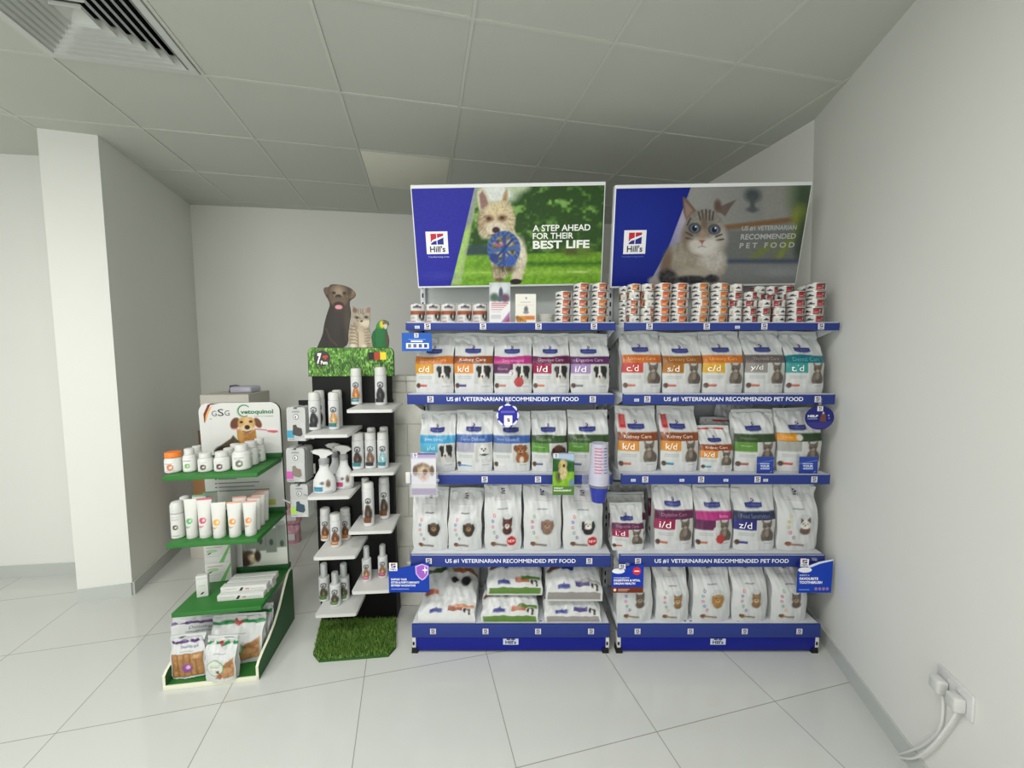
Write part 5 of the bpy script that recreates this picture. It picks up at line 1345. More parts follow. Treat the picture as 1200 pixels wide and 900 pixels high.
gp = cut_picture('grass_print', out, -.0046, .0028, grass_p, (72, 124, 44), M['paper'], hd)
a = Art()
hx = lambda px: (px - 42) / (806 - 42) * 2 * hw - hw
hz = lambda py: h1 - (py - 640) * (.1583 / 260)
cx_, cz_ = hx(168), hz(738)
a.ell(cx_, cz_, .044, .044, (58, 54, 48), 1, 36); a.text('7', hx(122), hz(790), hx(164), hz(690), (244, 244, 244), 2, bold=.05, shear=.2); a.text('Pets', hx(156), hz(794), hx(216), hz(758), (236, 236, 236), 2, bold=.03)
a.ell(hx(186), hz(725), .008, .008, (196, 76, 60), 2, 14); a.ell(hx(206), hz(722), .008, .008, (196, 76, 60), 2, 14); a.poly([(hx(176), hz(728)), (hx(216), hz(726)), (hx(198), hz(752))], (196, 76, 60), 2)
a.build('logo_disc', front(-.0048, .0005), M['paper'], hd); a = Art()
for k, cc in enumerate(((30, 30, 26), (176, 62, 40), (236, 214, 40))): a.rect(hx(578 + k * 54), hz(750), hx(632 + k * 54), hz(682), cc, 1)
a.text('QUALITY FROM GERMANY', hx(590), hz(796), hx(728), hz(780), (40, 70, 30), 1, bold=.03)
a.build('flag_print', front(-.0048, .0005), M['paper'], hd)

# animal cut-outs standing on the header
CX = lambda px: (px - 42) / (806 - 42) * 2 * hw - hw
CZ = lambda py: h1 + (640 - py) * (.4655 / 764)


def cutout(name, pts, painter, bg, label):
    o2 = [(CX(a), CZ(b)) for a, b in pts]
    # round the outline
    for _ in range(2):
        q = []
        for i in range(len(o2)):
            (x0, z0), (x1, z1) = o2[i], o2[(i + 1) % len(o2)]
            q += [(x0 * .75 + x1 * .25, z0 * .75 + z1 * .25), (x0 * .25 + x1 * .75, z0 * .25 + z1 * .75)]
        o2 = q
    o2 = [(x, max(z, h1 - .012)) for x, z in o2]
    bm = bmesh.new(); prism(bm, o2, 0, .006, axis='y'); co_ = bobj(name, bm, mat(name + '_edge', bg, .6), STB, smooth=False); co_['label'] = label

    def pt(c):
        X = (c.X + hw) / (2 * hw) * (806 - 42) + 42; Z = 640 - (c.Y - h1) * (764 / .4655); c.X, c.Y = X, Z; painter(c)
    cut_picture('animal_print', o2, -.0006, .0021, pt, bg, M['paper'], co_)


def lab_p(c):
    c.rect(0, 0, 900, 900, (38, 32, 27), tex=.2, ts=30); c.ell(340, 430, 90, 180, (50, 42, 35), soft=1); c.line([(210, 470), (240, 560), (300, 620)], 14, (78, 66, 54), .7); c.ell(380, 560, 60, 130, (40, 34, 30), soft=1); c.ell(400, 350, 30, 200, (84, 72, 58), soft=1, al=.6)
    c.ell(330, 175, 92, 100, (96, 78, 58), soft=.3, tex=.15, ts=20); c.ell(330, 110, 70, 32, (116, 96, 72), soft=.8); c.ell(216, 125, 28, 44, (92, 74, 56), soft=.5, tex=.2, ts=14); c.ell(450, 150, 44, 52, (122, 98, 72), soft=.6, tex=.2, ts=14); c.ell(425, 130, 20, 50, (70, 56, 42), soft=.8)
    c.ell(330, 150, 40, 50, (150, 134, 112), soft=.9); c.ell(290, 150, 16, 13, (40, 32, 26), soft=.5); c.ell(382, 152, 16, 13, (40, 32, 26), soft=.5); c.ell(328, 184, 28, 22, (26, 22, 22), soft=.3); c.ell(330, 225, 64, 40, (104, 84, 64), soft=.5); c.ell(328, 262, 46, 34, (44, 26, 26), soft=.3); c.ell(328, 276, 34, 21, (220, 150, 160), soft=.4); c.ell(328, 312, 50, 16, (58, 48, 38), soft=.7)


def kit_p(c):
    c.rect(0, 0, 900, 900, (166, 152, 130), tex=.25, ts=12); c.ell(500, 560, 60, 90, (200, 186, 160), soft=.8); c.ell(522, 350, 78, 80, (164, 150, 132), soft=.4, tex=.25, ts=10)
    c.ell(470, 300, 20, 26, (112, 92, 80), soft=.6); c.ell(590, 300, 16, 26, (150, 110, 104), soft=.6); c.ell(560, 420, 50, 30, (214, 202, 180), soft=.8); c.ell(485, 368, 22, 13, (92, 92, 78), soft=.4); c.ell(568, 364, 22, 13, (92, 92, 78), soft=.4); c.ell(485, 368, 8, 8, (30, 30, 28), soft=.4); c.ell(568, 364, 8, 8, (30, 30, 28), soft=.4)
    c.ell(526, 400, 12, 9, (90, 60, 56), soft=.5)
    for k in range(6): c.line([(420, 440 + k * 32), (470, 448 + k * 30), (480, 470 + k * 28)], 10, (112, 98, 80), .7); c.line([(596, 470 + k * 26), (550, 478 + k * 26)], 9, (124, 108, 90), .6)
    for x in (500, 520, 540): c.line([(x, 290), (x, 330)], 7, (104, 90, 76), .7)
    c.ell(440, 625, 24, 20, (220, 208, 186), soft=.6); c.ell(540, 625, 24, 20, (216, 204, 182), soft=.6); c.line([(490, 500), (490, 640)], 10, (120, 104, 86), .8)


def par_p(c):
    c.rect(0, 0, 900, 900, (16, 98, 46), tex=.2, ts=16); c.ell(680, 540, 50, 110, (20, 112, 54), soft=.8); c.ell(690, 430, 46, 40, (60, 138, 42), soft=.6); c.ell(708, 428, 22, 34, (226, 204, 60), soft=.5); c.ell(740, 446, 18, 26, (214, 204, 190), soft=.5); c.ell(740, 410, 26, 14, (126, 92, 80), soft=.7); c.ell(722, 424, 6, 6, (30, 26, 24), soft=.4); c.ell(752, 560, 16, 70, (90, 66, 50), soft=.9); c.line([(640, 500), (640, 620)], 10, (10, 80, 38), .8)


cutout('dog_cutout', [(120, 660), (126, 632), (180, 520), (190, 440), (226, 320), (252, 262), (240, 215), (206, 160), (196, 118), (214, 98), (244, 100), (262, 74), (310, 72), (370, 80), (410, 92), (446, 110), (484, 158), (470, 186), (436, 210), (418, 230), (436, 340), (410, 440), (400, 660)], lab_p, (60, 50, 42), 'brown labrador cut-out')
cutout('cat_cutout', [(398, 660), (406, 480), (430, 430), (442, 380), (440, 270), (452, 262), (484, 290), (560, 288), (590, 270), (610, 276), (600, 330), (602, 400), (588, 450), (606, 540), (620, 600), (616, 660)], kit_p, (170, 156, 136), 'tabby kitten cut-out')
cutout('parrot_cutout', [(622, 660), (608, 560), (616, 500), (652, 470), (656, 430), (684, 396), (720, 384), (766, 400), (770, 430), (748, 466), (752, 500), (770, 560), (764, 620), (756, 660)], par_p, (20, 96, 46), 'green parrot cut-out')

# base with artificial grass
mc = [loc2(RB, YAWB, flo(*q)) for q in ((374, 776.5), (455, 770), (464, 760), (464.5, 727), (376, 730), (367, 768))]
mp2 = [(p.x, p.y) for p in mc]
bm = bmesh.new(); prism(bm, mp2, 0, .012); base = bobj('base_board', bm, M['soil'], STB, smooth=False)
rs = random.Random(5); cvt = Cv([0], [0], (0, 0, 0))
V, Fs, C = [], [], []
pts = np.array([(rs.uniform(min(p[0] for p in mp2), max(p[0] for p in mp2)), rs.uniform(min(p[1] for p in mp2), max(p[1] for p in mp2))) for _ in range(9000)])
cvt = Cv(pts[:, 0], pts[:, 1], (0, 0, 0)); ok = cvt.pmask(mp2, 1e-6) > .5
for x, y in pts[ok]:
    an = rs.uniform(0, 6.28); hh = rs.uniform(.012, .026); lx, ly = rs.uniform(-.010, .010), rs.uniform(-.012, .006); wd = .0016
    b0 = len(V); V += [(x - wd * math.cos(an), y - wd * math.sin(an), .012), (x + wd * math.cos(an), y + wd * math.sin(an), .012), (x + lx, y + ly, .012 + hh)]
    Fs.append((b0, b0 + 1, b0 + 2)); g_ = rs.choice([(106, 146, 60), (126, 164, 72), (86, 122, 50), (146, 180, 96)]); C += [lin(g_)] * 3
go = raw('grass_pile', V, Fs, M['paper'], STB, np.array(C)); go['kind'] = 'stuff'

# staggered shelves: (left px, right px, back row, front top row, front bottom row)
PLT = dict(R1=(406, 459.5, 472, 480, 483.5), L1=(356, 407, 499, 509.5, 513.5), R2=(410, 461.5, 542.5, 554, 557.5), L2=(360, 409, 565.5, 582, 586), R3=(408, 459, 603, 622.5, 626.5), L3=(367, 416, 629, 652.5, 656.5), R4=(412, 457, 667, 692.5, 697), L4=(369, 417, 697.5, 720, 724))
PZ = {}
for k, (l, r, yb, yft, yfb) in PLT.items():
    Xb = at((l + r) / 2, yb, 2.285); z = at((l + r) / 2, yb, 2.285 + (Xb.x + .895) * math.tan(YAWB)).z
    fl, fr = loc2(RB, YAWB, flo(l, yft, z)), loc2(RB, YAWB, flo(r, yft, z)); dep = -(fl.y + fr.y) / 2
    PZ[k] = z
    o2 = [(fl.x, 0), (fl.x, -dep + .012), (fl.x + .004, -dep + .004), (fl.x + .012, -dep), (fr.x - .012, -dep), (fr.x - .004, -dep + .004), (fr.x, -dep + .012), (fr.x, 0)]
    bm = bmesh.new(); prism(bm, o2[::-1], z - .016, z)
    es = [e for e in bm.edges if abs(e.verts[0].co.z - e.verts[1].co.z) < 1e-5 and e.verts[0].co.z > z - .001]
    bmesh.ops.bevel(bm, geom=es, offset=.002, segments=2, affect='EDGES'); bobj('shelf', bm, M['whitem'], STB)


def on_shelf(cx, by, z, r, back=1.0):
    p = flo(cx, by, z); d = Vector((p.x, p.y, 0)).normalized(); return p + d * r * back + Vector((0, 0, .0008))


def size_px(px, p): return px * (p.y * CP - (p.z - CAMH) * SP) / F


SHB = 'bottles on the black display stand'
TEAL = (52, 130, 140); DK = (44, 44, 48); BRN = (120, 72, 40); PNK = (196, 60, 120); GRN = (90, 130, 70); CR = (206, 160, 110)
def bottle_px(key, x0, x1, ytop, ybot, dog, acc, label, **k):
    z = PZ[key]; p = flo((x0 + x1) / 2, ybot, z); r = size_px(x1 - x0, p) / 2; P = on_shelf((x0 + x1) / 2, ybot - 1.0, z, r); ly_ = loc2(RB, YAWB, P).y; P = P + Vector((math.sin(YAWB), -math.cos(YAWB), 0)) * max(0, ly_ + r + .004); h = at((x0 + x1) / 2, ytop, P.y).z - z
    return cosmetic(label, P, r, h, dog, acc, rotz=math.radians(k.pop('turn', 0)) + math.atan2(P.x, -P.y) * 0 + math.atan2(-P.x, P.y) * -.0, group=SHB, **k)


bottle_px('R1', 412, 424.5, 431.5, 475.5, (190, 120, 70), TEAL, 'white shampoo bottle with a golden dog, alone left on the top right shelf', turn=12)
bottle_px('R1', 440, 453.5, 430, 476.5, DK, DK, 'white shampoo bottle with a black dog, under the flag colours', turn=12)
bottle_px('L1', 363, 376, 459.5, 505.5, DK, DK, 'front bottle with a black dog on the top left shelf', turn=14)
bottle_px('L1', 386, 398.5, 459.5, 505, CR, TEAL, 'front bottle with a cream dog on the top left shelf', turn=14)
bottle_px('L1', 372, 384, 457.5, 501, DK, DK, 'bottle standing behind the top left bottle with a black dog', turn=14)
bottle_px('L1', 394, 405, 457, 500, CR, TEAL, 'bottle standing behind the top left bottle with a cream dog', turn=14)
for k, (a0, a1, dg, ac, wh) in enumerate(((413.5, 427, (60, 44, 36), TEAL, 'first'), (428.5, 441.5, (120, 96, 80), DK, 'middle'), (443, 455.5, (150, 190, 196), TEAL, 'last'))):
    bottle_px('R2', a0, a1, [507, 506.5, 506][k], [551.5, 550.8, 550.6][k], dg, ac, 'front bottle on the second right shelf, %s' % ('with a brown and white dog' if k == 0 else 'with a grey-brown dog' if k == 1 else 'with a teal print'), turn=12, capm='white', capfrac=.2)
for k, (a0, a1) in enumerate(((419, 431.5), (434, 445), (448, 459))):
    bottle_px('R2', a0 + (5 if k == 0 else 0), a1 + (1.8 if k == 0 else -1.2), [507, 501, 500][k], 543.5, [(60, 44, 36), (120, 96, 80), (150, 190, 196)][k], TEAL, 'bottle behind the %s' % ['brown and white dog bottle on the second right shelf', 'grey-brown dog bottle on the second right shelf', 'teal print bottle on the second right shelf'][k], turn=12, capfrac=.2)
for k, (a0, a1, yt, yb, lb) in enumerate(((425, 433.5, 560, 609, 'spray can at the back, left of the front can, third right shelf'), (426.5, 439, 565, 618.5, 'spray can standing at the front of the third right shelf'), (445, 457, 559, 610, 'spray can standing by itself towards the right side of the third right shelf'))):
    bottle_px('R3', a0, a1, yt, yb, (70, 56, 46), BRN, lb, turn=12, capfrac=.14)
for k, (a0, a1, yt, yb, lb) in enumerate(((377, 388.5, 595, 635, 'spray can with an orange label at the back left of the third left shelf'), (388, 400.5, 601, 643, 'spray can with an orange label at the front of the third left shelf'), (402, 413, 595, 632, 'spray can with an orange label at the back right of the third left shelf'))):
    bottle_px('L3', a0, a1, yt, yb, (110, 70, 44), (186, 120, 60), lb, turn=14, capfrac=.22)
for k, (a0, a1, yt, yb, lb) in enumerate(((425, 435.5, 640, 683, 'clear-capped bottle with a pink label, nearer the left end of the lowest right shelf'), (443.5, 454.5, 638, 679, 'clear-capped bottle with a pink label, nearer the blue sign'))):
    bottle_px('R4', a0, a1, yt, yb, (150, 110, 80), PNK, lb, turn=12, capm='clearcap', capfrac=.36, caps='narrow', pump=True, name='spray_bottle')
for k, (a0, a1, yt, yb, lb) in enumerate(((379, 391, 660, 699.5, 'clear-capped bottle with a green label at the back left of the lowest left shelf'), (387.5, 400, 670, 712.5, 'clear-capped bottle with a green label at the front of the lowest left shelf'), (402, 414, 660, 697.5, 'clear-capped bottle with a green label at the back right of the lowest left shelf'))):
    bottle_px('L4', a0, a1, yt, yb, (76, 70, 50), GRN, lb, turn=14, capm='clearcap', capfrac=.36, caps='narrow', pump=True, name='spray_bottle')


def trigger(label, x0, x1, ytop, ybot, acc, back=.5):
    z = PZ['L2']; P = on_shelf((x0 + x1) / 2 + 2, ybot, z, .03, back); ly_ = loc2(RB, YAWB, P).y; P = P + Vector((math.sin(YAWB), -math.cos(YAWB), 0)) * max(0, ly_ + .034); w = size_px(x1 - x0, P) * .47; h = at((x0 + x1) / 2, ytop, P.y).z - z
    t = thing('trigger_spray', label, 'spray bottle', P, math.radians(14), 'trigger sprays on the second left shelf')
    prof = [(w * .86, 0), (w, .006), (w * 1.02, h * .18), (w * .98, h * .30), (w * .72, h * .43), (w * .48, h * .52), (w * .40, h * .60), (w * .44, h * .62), (w * .38, h * .66)]
    rs_ = []
    for (r0, z0), (r1, z1) in zip(prof, prof[1:]):
        for q in range(6): rs_.append((r0 + (r1 - r0) * q / 6, z0 + (z1 - z0) * q / 6))
    rs_.append(prof[-1]); n = 44; V, X, Y = [], [], []
    for r_, zz in rs_:
        for i in range(n):
            a = 2 * math.pi * i / n - math.pi; V.append((r_ * math.sin(a), -r_ * .62 * math.cos(a), zz)); X.append(r_ * math.sin(a) + (10 if abs(a) > 1.57 else 0)); Y.append(zz)
    c = Cv(X, Y, (224, 226, 225)); c.rect(-w * .9, h * .06, -w * .1, h * .16, acc, .001); c.line([(-w * .8, h * .11), (-w * .3, h * .11)], .003, (230, 236, 238), .8); c.ell(-w * .12, h * .25, w * .17, w * .17, (90, 94, 100), soft=.2); c.ell(-w * .12, h * .25, w * .12, w * .12, (226, 228, 228), soft=.3); c.ell(-w * .14, h * .245, w * .05, w * .08, (90, 94, 100), soft=.3)
    c.ell(w * .42, h * .22, w * .2, h * .07, (120, 100, 84), soft=.4); c.ell(w * .4, h * .29, w * .13, h * .035, (130, 108, 90), soft=.4); c.rect(w * .05, h * .05, w * .8, h * .07, (170, 176, 178), .001)
    Fs = [(j * n + i, j * n + (i + 1) % n, (j + 1) * n + (i + 1) % n, (j + 1) * n + i) for j in range(len(rs_) - 1) for i in range(n)] + [tuple(range(n))[::-1], tuple((len(rs_) - 1) * n + i for i in range(n))]
    raw('body', V, Fs, M['label'], t, c.lin() * .86, smooth=True, sharp=50)
    LA('collar', [(0, h * .66), (w * .44, h * .66), (w * .46, h * .76), (w * .36, h * .79), (0, h * .79)], M['greycap'], t, 24)
    bm = bmesh.new()
    prism(bm, [(-w * .98, h * .93), (-w * .9, h * .985), (-w * .2, h), (w * .5, h * .97), (w * .86, h * .90), (w * .8, h * .875), (w * .3, h * .84), (w * .25, h * .77), (-w * .26, h * .77), (-w * .34, h * .87), (-w * .9, h * .905)], -w * .2, w * .2, axis='y')
    bmesh.ops.bevel(bm, geom=list(bm.edges), offset=.002, segments=2, affect='EDGES'); bobj('spray_head', bm, M['white'], t)
    bm = bmesh.new(); tube(bm, [(-w * .42, 0, h * .87), (-w * .56, 0, h * .80), (-w * .72, 0, h * .74), (-w * .80, 0, h * .70)], w * .085); bobj('trigger', bm, M['greycap'], t)
    LA('nozzle', [(w * .16, 0), (w * .16, .006), (w * .1, .008), (0, .008)], M['greycap'], t, 16).location = (-w * .97, 0, h * .94)
    t.children[-1].rotation_euler = (0, -math.pi / 2, 0)
    return t


trigger('trigger spray bottle with a blue label on the second left shelf', 366, 392, 526, 578, (40, 136, 170), .5)
trigger('trigger spray bottle with a pink label on the second left shelf', 391, 413, 521.5, 573.5, PNK, .9)
trigger('trigger spray bottle behind, between the blue and pink labelled ones', 385, 405, 519, 566, TEAL, .6)

# packs hanging on pegs at the stand's outer side
PK = [(335, 357, 477.5, 517, (62, 150, 180), (70, 66, 62), 'blue'), (334.5, 356, 525.5, 565, (200, 90, 170), (130, 120, 110), 'pink'), (339.5, 360, 568, 606, (160, 200, 90), (50, 70, 90), 'green')]
for ri, (x0, x1, yt, yb, acc, pic, nm) in enumerate(PK):
    Yp = 2.16; a0, a1 = at(x0, yt, Yp), at(x1, yt, Yp); zb = at(x0, yb, Yp).z; w, hh = a1.x - a0.x, a0.z - zb
    lp = loc2(RB, YAWB, Vector(((a0.x + a1.x) / 2, Yp, a0.z - .0045)))
    bm = bmesh.new(); tube(bm, [(lp.x - .002, lp.y - .03, lp.z + .008), (lp.x - .002, lp.y - .012, lp.z), (lp.x, lp.y, lp.z), (lp.x + .0045, lp.y + .06, lp.z), (lp.x + .009, .006, lp.z)], .0022); bobj('peg', bm, M['chrome'], STB); bm = bmesh.new(); box(bm, lp.x - .03, -bw + .004, .004, .014, lp.z - .11, lp.z + .03, bev=.003); bobj('peg_board', bm, M['black'], STB)
    for k in range(4):
        t = thing('hanging_pack', '%s of the hanging packs with %s corner label beside the black stand' % (['frontmost', 'second', 'third', 'rearmost'][k], 'a ' + nm), 'pack', ((a0.x + a1.x) / 2, Yp + .0245 * k, zb), 0, 'packs hanging beside the black stand')
        bm = bmesh.new(); box(bm, -w / 2, w / 2, 0, .024, 0, hh * .56, bev=.002); bobj('carton', bm, M['pack'], t)
        bm = bmesh.new(); prism(bm, [(-w / 2, hh * .56), (w / 2, hh * .56), (w / 2, hh * .93), (w * .45, hh), (w * .08, hh), (w * .06, hh * .95), (-w * .06, hh * .95), (-w * .08, hh), (-w * .45, hh), (-w / 2, hh * .93)], .003, .0226, axis='y'); bobj('hang_card', bm, M['pack'], t, smooth=False)
        A = Art(); A.rect(-w / 2, hh * .1, -w * .12, hh * .32, acc, 1); A.poly([(-w * .2, hh * .2), (-w * .16, hh * .42), (0, hh * .5), (w * .06, hh * .42), (w * .3, hh * .38), (w * .34, hh * .2), (w * .22, hh * .14), (w * .02, hh * .16)], pic, 2); A.ell(-w * .08, hh * .44, w * .09, hh * .05, pic, 3); A.rect(-w * .4, hh * .04, -w * .1, hh * .07, (150, 156, 160), 1); A.rect(w * .18, hh * .03, w * .42, hh * .09, (196, 200, 200), 1)
        A.build('front_print', front(-.0004, .0004), M['label'], t)
        A = Art(); A.ell(0, hh * .72, w * .15, w * .15, (96, 100, 104), 1, 24); A.ell(0, hh * .72, w * .115, w * .115, (224, 226, 226), 2, 24); A.ell(-w * .02, hh * .715, w * .04, w * .075, (96, 100, 104), 3, 14); A.rect(-w * .2, hh * .85, w * .2, hh * .89, (140, 144, 148), 1); A.build('hang_card_print', front(.0026, .0004), M['label'], t)

# soft pink packs on the floor behind
for k, (px, py, wd, hg, lb) in enumerate(((336, 640, .13, .17, 'pink wrapped pack on the floor between the two stands, lower one'), (336, 640, .12, .15, 'pink wrapped pack lying on top of the other one between the stands'))):
    P = flo(px, py); t = thing('wrapped_pack', lb, 'pack', (P.x + .02 * k, P.y + .08, .0 + .17 * k), .2, 'pink packs on the floor')
    fn, D = bag_fn(wd, hg, .09, 90 + k, .03, 0, .02)
    bm = bmesh.new(); nu, nv = 16, 18; G = {}
    for j in range(nv):
        for i in range(nu):
            x, y, z = fn(-1 + 2 * i / (nu - 1), j / (nv - 1)); G[0, j, i] = bm.verts.new((x, y, z)); G[1, j, i] = bm.verts.new((x, -y, z))
    for j in range(nv - 1):
        for i in range(nu - 1): bm.faces.new((G[0, j, i], G[0, j, i + 1], G[0, j + 1, i + 1], G[0, j + 1, i])); bm.faces.new((G[1, j, i], G[1, j + 1, i], G[1, j + 1, i + 1], G[1, j, i + 1]))
        for i in (0, nu - 1): bm.faces.new((G[0, j, i], G[0, j + 1, i], G[1, j + 1, i], G[1, j, i]))
    for i in range(nu - 1): bm.faces.new((G[0, 0, i], G[1, 0, i], G[1, 0, i + 1], G[0, 0, i + 1]))
    bobj('wrap', bm, M['pink'], t)
    bm = bmesh.new(); box(bm, -wd * .3, wd * .3, -.052, -.049, hg * .2, hg * .5); bobj('paper_label', bm, M['whitem'], t)

# ------------------------------------------------------------------ green dental-care stand
YG = math.radians(8.6); RG = Vector((-1.609, 1.790, 0))
STG = thing('display_stand', 'green slanted display stand with white graphic panel and dog with toothbrush', 'display stand', RG, YG)
GZ = (.975, .660, .320); GX = ((-.050, .372, .145), (-.024, .378, .095), (-.015, .384, .085)); PYL = .445
px0, px1, pz1 = -.042, .372, 1.292
rc = .05
po = [(px0 + .03, .03), (px1 + .012, .03)] + [(px1 - rc + rc * math.cos(a), pz1 - rc + rc * math.sin(a)) for a in np.linspace(0, math.pi / 2, 8)] + [(px0 + rc - rc * math.sin(a), pz1 - rc + rc * math.cos(a)) for a in np.linspace(0, math.pi / 2, 8)]
bm = bmesh.new(); prism(bm, po, PYL, PYL + .018, axis='y', mi=1)
bm.faces.ensure_lookup_table()
bm.normal_update()
for f in bm.faces:
    if abs(f.normal.y) > .9 and f.calc_center_median().y < PYL + .005: f.material_index = 0
pn = bobj('back_panel', bm, [M['whitem'], M['dgreen']], STG, smooth=False)
for z, (xa, xb, yf) in zip(GZ, GX):
    bm = bmesh.new(); box(bm, xa, xb, yf, PYL, z - .022, z, bev=.002); bobj('shelf', bm, M['green'], STG)
    bm = bmesh.new(); box(bm, xa + .02, xb + .004, PYL - .012, PYL + .022, z, z + .028, bev=.002); bobj('shelf_cleat', bm, M['dgreen'], STG)
bm = bmesh.new(); box(bm, -.005, .385, .004, .46, .004, .020, mi=0); box(bm, -.014, .391, -.004, .006, 0, .022, bev=.002, mi=1)
bobj('base_board', bm, [M['green'], M['cream']], STG)
side = [(.0, .0), (.46, .0), (.46, .30), (.44, .318), (.40, .31), (.34, .26), (.27, .19), (.20, .145), (.13, .118), (.06, .10), (.02, .085), (.0, .07)]
sm = side
for xs in (-.016, .385):
    bm = bmesh.new(); prism(bm, sm if xs > 0 else [(.0, .0), (.09, .0), (.09, .108), (.06, .10), (.02, .085), (.0, .07)], xs, xs + .012, axis='x', mi=1)
    bm.normal_update()
    for f in bm.faces:
        if abs(f.normal.x) > .9: f.material_index = 0
    bobj('side_panel', bm, [M['dgreen'], M['cream']], STG, smooth=False)

TX = lambda cx: px0 + (cx - 80) / 960 * (px1 - px0)
TZ = lambda cy: pz1 - (cy - 70) * .000466
a = Art()
a.text('G', TX(232), TZ(226), TX(290), TZ(162), (66, 62, 70), 2, bold=-.004); a.text('S', TX(304), TZ(226), TX(372), TZ(142), (30, 28, 36), 2, bold=.0); a.text('G', TX(384), TZ(222), TX(442), TZ(160), (66, 62, 70), 2, bold=-.004)
a.rect(TX(205), TZ(262), TX(485), TZ(254), (110, 108, 112), 1)
a.build('maker_lettering', front(PYL - .0004, .0004), M['paper'], pn); a = Art(); a.text('vetoquinol', TX(570), TZ(222), TX(962), TZ(156), (44, 120, 66), 2, bold=.03); a.text('SIGN OF PASSION', TX(732), TZ(244), TX(960), TZ(234), (110, 150, 120), 2, bold=.01)
a.ring(TX(616), TZ(170), .029, .034, (60, 120, 84), 1, 40, 40, 300); a.ring(TX(612), TZ(172), .034, .038, (146, 190, 150), 1, 40, 60, 250)
a.build('maker_logo', front(PYL - .0004, .0004), M['paper'], pn); a = Art(); a.poly([(TX(140), TZ(300)), (TX(136), TZ(200)), (TX(190), TZ(90)), (TX(230), TZ(75)), (TX(196), TZ(140)), (TX(160), TZ(220)), (TX(150), TZ(300))], (120, 40, 28), 1)
a.poly([(TX(152), TZ(280)), (TX(164), TZ(210)), (TX(204), TZ(130)), (TX(276), TZ(82)), (TX(232), TZ(118)), (TX(190), TZ(200)), (TX(158), TZ(290))], (226, 168, 84), 2)
a.poly([(TX(192), TZ(96)), (TX(230), TZ(76)), (TX(330), TZ(74)), (TX(230), TZ(90))], (40, 24, 20), 2)
a.build('corner_swoosh', front(PYL - .0004, .0004), M['paper'], pn); a = Art()
for k, (yy, x1_) in enumerate(((562, 406), (567, 500), (571.5, 480), (576, 540))):
    z_ = at(270, yy, 2.23).z - .003; a.rect(.02, z_, .03, z_ + .006, (80, 110, 70), 1); a.rect(.036, z_, .036 + (x1_ - 330) * .00125, z_ + .006, (130, 134, 130), 1)
a.build('bullet_list', front(PYL - .0004, .0004), M['paper'], pn)
a = Art(); a.rect(.05, .702, .33, .735, (176, 182, 90), 1)
a.build('green_bar', front(PYL - .0004, .0004), M['paper'], pn)


def panel_dog(c):
    X = (c.X - px0) / (px1 - px0) * 960 + 80; Y = 70 + (pz1 - c.Y) / .000466; c.X, c.Y = X, Y
    c.poly([(235, 640), (330, 570), (440, 500), (470, 460), (520, 520), (740, 480), (760, 560), (700, 640), (560, 700), (260, 700)], (82, 70, 44), 14, tex=.3, ts=24); c.ell(330, 650, 80, 60, (40, 34, 26), soft=.6)
    c.poly([(515, 400), (740, 400), (745, 500), (690, 540), (560, 560), (520, 500)], (176, 122, 56), 12, tex=.15, ts=20); c.ell(560, 480, 34, 70, (196, 150, 80), soft=.8)
    c.ell(500, 318, 52, 74, (104, 62, 36), soft=.3, rot=28); c.ell(770, 318, 40, 66, (112, 66, 38), soft=.3, rot=-30)
    c.ell(636, 322, 104, 92, (206, 162, 98), soft=.2, tex=.08, ts=16); c.ell(640, 290, 40, 60, (222, 184, 126), soft=.8); c.ell(634, 386, 74, 46, (226, 202, 160), soft=.6)
    c.ell(574, 304, 22, 15, (60, 36, 26), soft=.5); c.ell(686, 300, 22, 15, (60, 36, 26), soft=.5); c.ell(642, 368, 32, 27, (40, 28, 26), soft=.3); c.line([(585, 414), (630, 424), (690, 412)], 9, (70, 46, 44)); c.ell(634, 436, 40, 12, (150, 112, 92), soft=.6)
    c.line([(470, 382), (560, 394)], 14, (214, 140, 140)); c.line([(735, 392), (880, 410)], 14, (214, 120, 132)); c.poly([(850, 400), (1000, 415), (1015, 436), (960, 446), (890, 432)], (206, 96, 112), 6); c.rect(870, 376, 1000, 412, (236, 226, 224), 6, al=.8)


picture('dog_picture', TX(230), TX(1030), TZ(705), TZ(245), PYL - .0010, 130, 80, panel_dog, lambda u, v: (TX(230) + u * (TX(1030) - TX(230)), TZ(705) + v * (TZ(245) - TZ(705))), (222, 223, 220), M['paper'], pn)


def low_pic(c):
    for k in range(4):
        x = .06 + k * .24; c.rect(x, .1 + .05 * (k % 3), x + .24, .62 + .05 * (k % 3), (138, 146, 138), .02); c.rect(x + .02, .05, x + .2, .14, (170, 176, 170), .03); c.ell(x + .12, .42 + .04 * k, .045, .07, (70, 84, 70), soft=.4)
        c.rect(x + .228, .1, x + .24, .6, (104, 112, 104), .01)
    c.rect(0, .0, .06, .7, (150, 156, 146), .03)
    c.ell(.12, .80, .16, .16, (70, 52, 40), soft=.5, tex=.3, ts=.05); c.ell(.24, .82, .12, .10, (214, 196, 160), soft=.6, tex=.2, ts=.04); c.ell(.34, .78, .07, .12, (54, 42, 34), soft=.5); c.ell(.05, .9, .1, .1, (58, 42, 32), soft=.6)


picture('bottles_picture', .14, .376, .345, .62, PYL - .0012, 60, 60, low_pic, unit01, (226, 230, 220), M['paper'], pn)


def gpos(cx, by, li, r, back=1.0): return on_shelf(cx, by, GZ[li], r, back)


